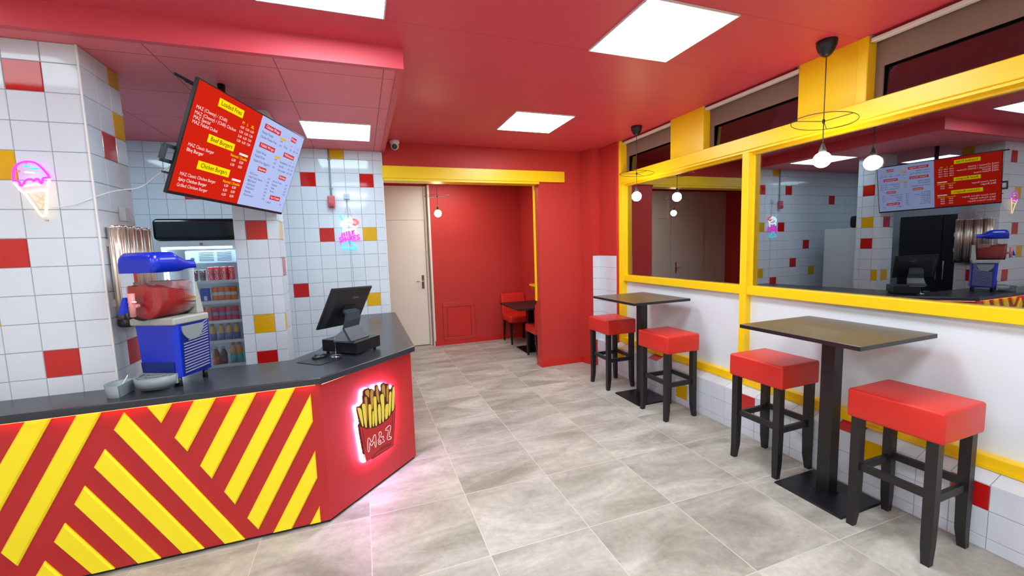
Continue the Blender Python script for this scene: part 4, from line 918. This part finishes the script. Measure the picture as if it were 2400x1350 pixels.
# slush in a round-bottomed clear trough, heaped toward the front
zc = zT+0.118; rD = 0.104; y0, y1 = -0.150, 0.088
def trough(bm, r, ya, yb, zb_, top, n=14, m=16):
    """solid with a half-round underside; top(x, y) gives the upper surface height"""
    lo, hi = [], []
    for j in range(m+1):
        y = ya+(yb-ya)*j/m
        k = min(1.0, 0.72+0.28*math.sin(min(1.0, (y-ya)/0.02)*PI/2)) if j < m else 0.96
        lo.append([bm.verts.new((r*k*math.cos(PI+PI*i/n), y, zb_+r*k*math.sin(PI+PI*i/n))) for i in range(n+1)])
        hi.append([bm.verts.new((r*k*(-1+2*i/n), y, top(r*k*(-1+2*i/n), y))) for i in range(n+1)])
    for j in range(m):
        for i in range(n):
            bm.faces.new((lo[j][i], lo[j][i+1], lo[j+1][i+1], lo[j+1][i])).smooth = True
            bm.faces.new((hi[j][i], hi[j+1][i], hi[j+1][i+1], hi[j][i+1])).smooth = True
        bm.faces.new((lo[j][0], lo[j+1][0], hi[j+1][0], hi[j][0])); bm.faces.new((lo[j][n], hi[j][n], hi[j+1][n], lo[j+1][n]))
    for j in (0, m):
        bm.faces.new(lo[j]+hi[j][::-1])
nz = lambda x, y: 0.006*math.sin(70*x+3)*math.sin(60*y+1)+0.004*math.sin(131*x)*math.cos(117*y)
topf = lambda x, y: zc+0.088-0.045*max(0.0, min(1.0, (y-y0-0.06)/0.16))-1.6*x*x+nz(x, y)
bm = bmesh.new(); trough(bm, rD-0.004, y0+0.004, y1-0.004, zc, topf); obj('red_slush', bm, m_slush, sm)
bm = bmesh.new(); trough(bm, rD-0.0045, y0+0.13, y1-0.004, zc+0.10, lambda x, y: zc+0.085+0.012*math.sin((y-y0)*30)+2*nz(x, y))
for v in bm.verts:
    if v.co.z < zc+0.09: v.co.z = max(v.co.z, topf(v.co.x, v.co.y)-0.004)
obj('slush_frost', bm, mat('pale_pink_frost', lin(226, 186, 196), 0.6, bump=0.4, bscale=80), sm)
bm = bmesh.new(); prof = [(rD*math.cos(a), zc+rD*math.sin(a)) for a in [PI+PI*k/16 for k in range(17)]]+[(rD+0.004, zT+0.285), (-rD-0.004, zT+0.285)]
def FTK(u, v, d): return Vector((u, d, v))
n = len(prof); a_ = [bm.verts.new(FTK(u, v, y0)) for u, v in prof]; b_ = [bm.verts.new(FTK(u, v, y1)) for u, v in prof]
bm.faces.new(a_)
for i in range(n):
    if i == n-2: continue
    bm.faces.new((a_[i], a_[(i+1) % n], b_[(i+1) % n], b_[i])).smooth = True
bm.faces.new(b_[::-1]); obj('tank', bm, m_slush_glass, sm, label='clear plastic tank')
bm = bmesh.new(); S_ = 48; lo, hi = [], []
ya, yb = y0-0.012, y1+0.016
for j in range(S_+1):
    t_ = j/S_; y = ya+(yb-ya)*t_
    e_ = math.sqrt(max(0.0, 1-(1-t_/0.16)**2)) if t_ < 0.16 else 1.0
    e_ = max(0.0, e_); q = max(0.0, min(1.0, (t_-0.48)/0.38)); q = q*q*(3-2*q)
    zt = zT+0.382-0.048*q-(1-e_)*0.045; zb_ = zT+0.272+0.014*q; wd = 0.116*(0.80+0.20*e_)*(1-0.06*q)
    pr = [(-wd, zb_), (-wd, zb_+(zt-zb_)*0.55), (-wd*0.93, zb_+(zt-zb_)*0.85), (-wd*0.75, zt), (wd*0.75, zt), (wd*0.93, zb_+(zt-zb_)*0.85), (wd, zb_+(zt-zb_)*0.55), (wd, zb_)]
    lo.append([bm.verts.new((x, y, z)) for x, z in pr])
for a, b in zip(lo, lo[1:]):
    for i in range(8): bm.faces.new((a[i], a[(i+1) % 8], b[(i+1) % 8], b[i])).smooth = (i != 7)
bm.faces.new(lo[0]); bm.faces.new(lo[-1][::-1]); obj('lid', bm, m_blue, sm)
bm = bmesh.new(); tube(bm, [(0, y0-0.012, zc-0.02), (0, y0-0.05, zc-0.02)], 0.013, 12); tube(bm, [(0, y0-0.045, zc+0.05), (0, y0-0.045, zc-0.075)], [0.016, 0.013], 14)
tp = obj('tap', bm, mat('pink_clear_tap', lin(226, 150, 150), 0.25), sm)
bm = bmesh.new(); tube(bm, [(0.03, y0-0.05, zc+0.005), (-0.035, y0-0.05, zc+0.005)], 0.005, 8); obj('tap_pin', bm, m_trim, tp)
bm = bmesh.new(); hexa(bm, [(-0.045, y0-0.085, zc-0.055), (-0.012, y0-0.085, zc-0.055), (-0.012, y0-0.06, zc-0.05), (-0.045, y0-0.06, zc-0.05)], [(-0.035, y0-0.06, zc+0.03), (-0.015, y0-0.06, zc+0.03), (-0.015, y0-0.045, zc+0.03), (-0.035, y0-0.045, zc+0.03)]); obj('tap_lever', bm, m_blue, tp)
def tray_mesh(bm, r, h, M=None, grid=True):
    lathe(bm, [(r*0.96, 0.0), (r, h), (r*0.94, h), (r*0.90, h*0.5), (0.0005, h*0.5)], seg=20, M=M, a0=PI, a1=2*PI)
    pts = [(-r*0.96, 0, 0), (r*0.96, 0, 0), (r, 0, h), (-r, 0, h)]
    v = [bm.verts.new((M @ Vector(p)) if M else Vector(p)) for p in pts]; bm.faces.new(v)
bm = bmesh.new(); lathe(bm, [(0.0005, 0.0), (0.085, 0.002), (0.09, 0.014), (0.104, 0.018), (0.109, 0.070), (0.102, 0.070), (0.098, 0.055), (0.0005, 0.052)], (0.006, yF-0.005, 0.008), 24, a0=PI, a1=2*PI)
for v in bm.verts: pass
box(bm, -0.103, 0.115, yF-0.008, yF+0.004, 0.026, 0.080)
tr = obj('drip_tray', bm, m_grey, sm)
bm = bmesh.new()
for k in range(9):
    x = -0.088+k*0.022; l = math.sqrt(max(0.0, 0.094**2-x*x))
    if l > 0.01: box(bm, x-0.006, x+0.006, yF-0.008-l, yF-0.008, 0.066, 0.071)
for rr_ in (0.05, 0.085): tube(bm, [(rr_*math.cos(a), yF-0.006+rr_*math.sin(a), 0.075) for a in [PI+PI*k/16 for k in range(17)]], 0.003, 6)
obj('tray_grille', bm, m_grey, tr)
for x, y in ((-0.1, -0.07), (0.1, -0.07), (-0.1, 0.1), (0.1, 0.1)):
    bm = bmesh.new(); lathe(bm, [(0.014, 0.0), (0.012, 0.052)], (x, y, 0), 12); obj('foot', bm, m_black, sm)
# loose tray
lt = thing('drip_bowl', 'small grey half-round drip bowl standing left of the slush machine', 'bowl', (-1.243, 2.765, CT), (0, 0, -0.2))
bm = bmesh.new(); lathe(bm, [(0.070, 0.0), (0.078, 0.066), (0.069, 0.062), (0.062, 0.006), (0.0005, 0.006)], seg=22, a0=PI*0.5, a1=1.6*PI)
v = [bm.verts.new(p) for p in ((0.070*math.cos(0.5*PI), 0.066, 0), (0.070*math.cos(1.6*PI), 0.066*math.sin(1.6*PI), 0), (0.074*math.cos(1.6*PI), 0.074*math.sin(1.6*PI), 0.062), (0.0, 0.074, 0.062))]
bm.faces.new(v); obj('bowl_body', bm, m_grey, lt)
bm = bmesh.new(); tube(bm, [(-0.01, 0.02, 0.012), (0.03, 0.045, 0.095)], 0.0025, 6)
o = obj('stirrer', bm, m_trim); o.location = (-1.262, 2.745, CT); tag(o, 'thin white stick standing in the grey drip bowl', 'stirrer')

# ------------------------------------------------------------------ cup tube dispensers on the side of the pier
ctd = None
ys = [2.985, 3.078, 3.171, 3.264]
for i, y in enumerate(ys):
    if i == 0:
        ctd = thing('cup_dispenser', '', 'cup dispenser', (-1.285, y, 1.25), group='steel cup tubes on the side of the tiled pier')
        bm = bmesh.new()
        prof = []
        segs = 96; rings = []
        for z in (0.04, 0.30, 0.565):
            rings.append([bm.verts.new(((0.0415+0.003*math.cos(12*2*PI*k/segs))*math.cos(2*PI*k/segs), (0.0415+0.003*math.cos(12*2*PI*k/segs))*math.sin(2*PI*k/segs), z)) for k in range(segs)])
        for a, b in zip(rings, rings[1:]):
            for k in range(segs): bm.faces.new((a[k], a[(k+1) % segs], b[(k+1) % segs], b[k])).smooth = True
        bm.faces.new(rings[-1]); bm.faces.new(rings[0][::-1]); obj('tube', bm, m_steel, ctd)
        bm = bmesh.new(); lathe(bm, [(0.036, 0.0), (0.046, 0.008), (0.047, 0.042), (0.043, 0.045)], seg=24); obj('base_ring', bm, m_black, ctd)
        bm = bmesh.new(); lathe(bm, [(0.0435, 0.56), (0.046, 0.563), (0.046, 0.572), (0.041, 0.575), (0.0005, 0.570)], seg=24); obj('top_cap', bm, m_chrome, ctd)
        bm = bmesh.new(); box(bm, -0.049, -0.035, -0.015, 0.015, 0.12, 0.16); box(bm, -0.049, -0.035, -0.015, 0.015, 0.46, 0.50); obj('wall_bracket', bm, m_steel, ctd)
        o = ctd
    else: o = copy_tree(ctd); o.location = (-1.285, y, 1.25)
    o['label'] = ['nearest steel cup tube on the pier side, just left of the slush machine', 'second steel cup tube from the front on the pier side', 'third steel cup tube from the front on the pier side', 'farthest steel cup tube, beside the black fridge top'][i]

# ------------------------------------------------------------------ drinks fridge
fx0, fx1, fy0, fy1 = -1.585, -0.955, 4.20, 4.78
fr = thing('drinks_fridge', 'upright glass-door drinks fridge with a black header, left of the tiled column', 'fridge', ((fx0+fx1)/2, fy0, 0))
w = (fx1-fx0)/2; D = fy1-fy0
m_fw = mat('fridge_white', lin(206, 214, 220), 0.3); m_fi = mat('fridge_inner_blue_white', lin(176, 198, 220), 0.4)
bm = bmesh.new()
box(bm, -w, -w+0.035, 0.03, D, 0.08, 1.76); box(bm, w-0.035, w, 0.03, D, 0.08, 1.76); box(bm, -w+0.035, w-0.035, D-0.03, D, 0.18, 1.76)
box(bm, -w+0.035, w-0.035, 0.03, D, 0.08, 0.18); box(bm, -w, w, 0.03, D, 1.76, 1.774); box(bm, -w+0.02, w-0.02, 0.06, D-0.02, 0.0, 0.08)
obj('cabinet', bm, m_fw, fr)
bm = bmesh.new(); rbox(bm, -w-0.005, w+0.03, 0.0, 0.20, 1.775, 1.955, 0.035, 5); obj('header_box', bm, mat('gloss_black_header', lin(14, 16, 22), 0.12), fr)
bm = bmesh.new()
box(bm, -w, -w+0.045, 0.0, 0.03, 0.19, 1.768); box(bm, w-0.062, w, 0.0, 0.03, 0.19, 1.768); box(bm, -w+0.045, w-0.062, 0.0, 0.03, 1.722, 1.768); box(bm, -w+0.045, w-0.062, 0.0, 0.03, 0.19, 0.25)
dr = obj('door', bm, m_fw, fr)
bm = bmesh.new(); box(bm, -w+0.045, w-0.062, 0.012, 0.018, 0.25, 1.722); obj('door_glass', bm, m_door_glass, dr)
bm = bmesh.new(); lathe(bm, [(0.012, 0), (0.012, 0.003), (0.0005, 0.004)], seg=16, M=Matrix.Translation((0.01, 0.0, 1.745)) @ Matrix.Rotation(PI/2, 4, 'X')); obj('door_badge', bm, m_grey, dr)
bm = bmesh.new(); rbox(bm, -0.18, w-0.10, 0.20, 0.40, 1.575, 1.69, 0.01, 2); ev = obj('evaporator_cover', bm, m_fi, fr)
bm = bmesh.new()
for c in (0.0, 0.135):
    for k in range(6): box(bm, -0.075+c, 0.035+c, 0.195, 0.201, 1.598+k*0.014, 1.602+k*0.014)
obj('vent_slots', bm, m_dark, ev)
bm = bmesh.new(); lathe(bm, [(0.014, 0), (0.014, 0.006), (0.0005, 0.007)], seg=16, M=Matrix.Translation((-0.125, 0.2, 1.615)) @ Matrix.Rotation(PI/2, 4, 'X')); obj('thermostat_knob', bm, m_dark, ev)
bm = bmesh.new(); tube(bm, [(-w+0.06, 0.06, 1.712), (w-0.10, 0.06, 1.712)], 0.008, 8); obj('light_tube', bm, emis('fridge_light', (0.80, 0.92, 1, 1), 32.0), fr)
bm = bmesh.new(); tube(bm, [(-w+0.060, 0.045, 0.30), (-w+0.060, 0.045, 1.69)], 0.006, 8); obj('light_tube', bm, emis('added_fridge_side_light', (0.80, 0.92, 1, 1), 16.0), fr)  # second tube added behind the door frame to brighten the lower bottles
shelf_z = [1.430, 1.254, 1.079, 0.903, 0.690]
for z in shelf_z+[0.45]:
    bm = bmesh.new(); box(bm, -w+0.036, w-0.036, 0.05, 0.44, z-0.014, z-0.010); box(bm, -w+0.036, w-0.036, 0.045, 0.052, z-0.026, z+0.0); obj('shelf', bm, m_trim, fr)
cols = {}
def pm(name, rgb, rough=0.3, metal=0.0): 
    if name not in cols: cols[name] = mat(name, lin(*rgb), rough, metal)
    return cols[name]
def can(name, x, z, col, band, label, group, r=0.0258, h=0.118, txt=None, y=4.30):
    t = thing(name, label, 'can', (x, y, z), group=group)
    bm = bmesh.new(); lathe(bm, [(r*0.86, 0.0), (r, 0.006), (r, h-0.012), (r*0.93, h-0.003)], seg=20); bd = obj('can_body', bm, col, t)
    bm = bmesh.new(); lathe(bm, [(r*0.93, h-0.004), (r*0.9, h), (r*0.85, h-0.002), (0.0005, h-0.002)], seg=20); obj('can_lid', bm, m_chrome, t)
    bm = bmesh.new()
    if txt:
        def FC(u, v, d): a = -PI/2+(-v)/r; return Vector(((r+d)*math.cos(a), (r+d)*math.sin(a), 0.012+u))
        text_into(bm, txt, FC, 0.0, -0.010, 0.034, 0.0, 'LEFT', 0.0009, 0, 0.094, cuts=3)
    else: lathe(bm, [(r+0.0004, h*0.40), (r+0.0005, h*0.62)], seg=14, a0=PI+0.5, a1=2*PI-0.5)
    obj('can_print', bm, band, bd, recalc=False); return t
sh = lambda k: shelf_z[k]-0.0095
place_w = ['leftmost', 'second from left', 'third from left', 'rightmost']
for i, x in enumerate((-1.239, -1.193, -1.138, -1.087)):
    can('drink_can', x, sh(0), pm('cola_red', (206, 24, 34)), pm('print_white', (240, 236, 236)), '%s of the four tall red cola cans on the top fridge shelf' % place_w[i], 'red cola cans on the top fridge shelf', txt='Coca-Cola', h=0.124)
def jar(x, i):
    t = thing('dessert_cup', ['left', 'right'][i]+' small clear cup of red jelly on the top fridge shelf', 'dessert cup', (x, 4.30, sh(0)), group='clear cups of red jelly on the top fridge shelf')
    bm = bmesh.new(); lathe(bm, [(0.018, 0), (0.021, 0.085), (0.0005, 0.085)], seg=18); obj('jelly', bm, pm('jelly_red', (140, 16, 30)), t)
    bm = bmesh.new(); lathe(bm, [(0.0195, 0), (0.0225, 0.098)], seg=18); obj('cup', bm, m_clear, t)
    bm = bmesh.new(); lathe(bm, [(0.024, 0.097), (0.024, 0.102), (0.0005, 0.104)], seg=18); obj('lid', bm, m_trim, t)
jar(-1.358, 0); jar(-1.302, 1)
for i, x in enumerate((-1.222, -1.176, -1.128, -1.083)):
    can('drink_can', x, sh(1), pm('orange_can', (236, 120, 30)), pm('print_pale', (220, 214, 206)), '%s of the four orange cans on the second fridge shelf' % place_w[i], 'orange cans on the second fridge shelf', h=0.128)
bm = bmesh.new(); rbox(bm, -1.325, -1.262, 4.27, 4.31, sh(1), sh(1)+0.118, 0.004, 2); bx_ = thing('drink_carton', 'blue carton on the second fridge shelf left of the orange cans', 'carton', (0, 0, 0)); obj('carton_body', bm, pm('carton_blue', (62, 78, 178)), bx_)
bm = bmesh.new(); box(bm, -1.30, -1.278, 4.2685, 4.27, sh(1)+0.012, sh(1)+0.05); obj('carton_print', bm, m_trim, bx_)
wl = ['leftmost, half hidden,', 'second from left', 'third from left', 'fourth from left', 'fifth from left', 'rightmost']
for i, x in enumerate((-1.333, -1.285, -1.233, -1.183, -1.133, -1.084)):
    can('drink_can', x, sh(2), pm('peach_can', (232, 120, 84)) if i < 2 else pm('rose_can', (208, 44, 78)), pm('print_lilac', (150, 140, 180)), '%s of the six %s cans on the third fridge shelf' % (wl[i], 'peach and rose'), 'peach and rose cans on the third fridge shelf', h=0.128)
def bottle(x, z, liquid, label_c, cap, label, group, h=0.150, r=0.0245):
    t = thing('drink_bottle', label, 'bottle', (x, 4.30, z), group=group)
    bm = bmesh.new(); lathe(bm, [(r*0.85, 0), (r, 0.006), (r, h*0.48), (r*1.02, h*0.60), (r*0.85, h*0.72), (r*0.48, h*0.84), (r*0.44, h*0.92)], seg=20); bd = obj('bottle_body', bm, liquid, t)
    bm = bmesh.new(); lathe(bm, [(r*0.52, h*0.90), (r*0.52, h), (0.0005, h)], seg=14); obj('cap', bm, cap, t)
    bm = bmesh.new(); lathe(bm, [(r+0.0006, h*0.06), (r+0.0006, h*0.46)], seg=20); obj('bottle_label', bm, label_c, bd)
wl5 = ['leftmost, nearly hidden,', 'second from left', 'middle', 'fourth from left', 'rightmost']
for i, x in enumerate((-1.325, -1.268, -1.205, -1.146, -1.088)):
    bottle(x, sh(3), pm('yellow_juice', (216, 176, 92)), pm('label_blue', (112, 112, 188)), pm('cap_amber', (196, 140, 96)), '%s yellow juice bottle on the fourth fridge shelf' % wl5[i], 'yellow juice bottles on the fourth fridge shelf')
for i, x in enumerate((-1.262, -1.205)):
    bottle(x, sh(4), pm('amber_tea', (150, 72, 30)) if i == 0 else pm('dark_cola', (92, 30, 30)), pm('label_orange', (206, 110, 48)) if i == 0 else pm('label_maroon', (120, 34, 36)), pm('cap_grey', (170, 160, 150)), ['amber bottle with an orange label on the lowest visible fridge shelf', 'dark red bottle on the lowest visible fridge shelf'][i], 'brown bottles on the lowest visible fridge shelf', h=0.155, r=0.027)
for i, x in enumerate((-1.130, -1.080)):
    bottle(x, sh(4), pm('orange_juice', (226, 160, 76)), pm('label_teal', (84, 176, 190)), pm('cap_orange', (214, 120, 80)), ['left', 'right'][i]+' one of two teal labelled juice bottles on the lowest fridge shelf', 'teal labelled juice bottles on the lowest visible fridge shelf', h=0.185, r=0.024)

# tall dark cabinet deep in the kitchen: only its reflection in the window can be seen
kc = thing('kitchen_cabinet', 'tall black kitchen cabinet seen only as a reflection in the big window', 'cabinet', (-2.98, 4.05, 0))
bm = bmesh.new(); box(bm, -0.30, 0.27, -0.55, 0.62, 0.06, 1.95); box(bm, -0.28, 0.22, -0.53, 0.60, 0, 0.06); obj('cabinet_body', bm, m_black, kc)
for a, b in ((-0.545, 0.03), (0.04, 0.615)):
    bm = bmesh.new(); rbox(bm, 0.27, 0.29, a, b, 0.08, 1.93, 0.004, 1); dd = obj('cabinet_door', bm, m_blackmetal, kc)
    bm = bmesh.new(); yy = b-0.04 if a < 0 else a+0.04; tube(bm, [(0.31, yy, 0.9), (0.31, yy, 1.2)], 0.007, 8); tube(bm, [(0.285, yy, 0.92), (0.31, yy, 0.92)], 0.005, 6); tube(bm, [(0.285, yy, 1.18), (0.31, yy, 1.18)], 0.005, 6); obj('cabinet_handle', bm, m_steel, dd)
for z, l in ((1.62, 'upper white paper note stuck on the black kitchen cabinet'), (1.38, 'lower white paper note stuck on the black kitchen cabinet')):
    bm = bmesh.new(); box(bm, -2.690, -2.688, 3.86, 3.94, z-0.03, z+0.03); tag(obj('paper_note', bm, m_trim), l, 'note', 'white notes on the black cabinet')
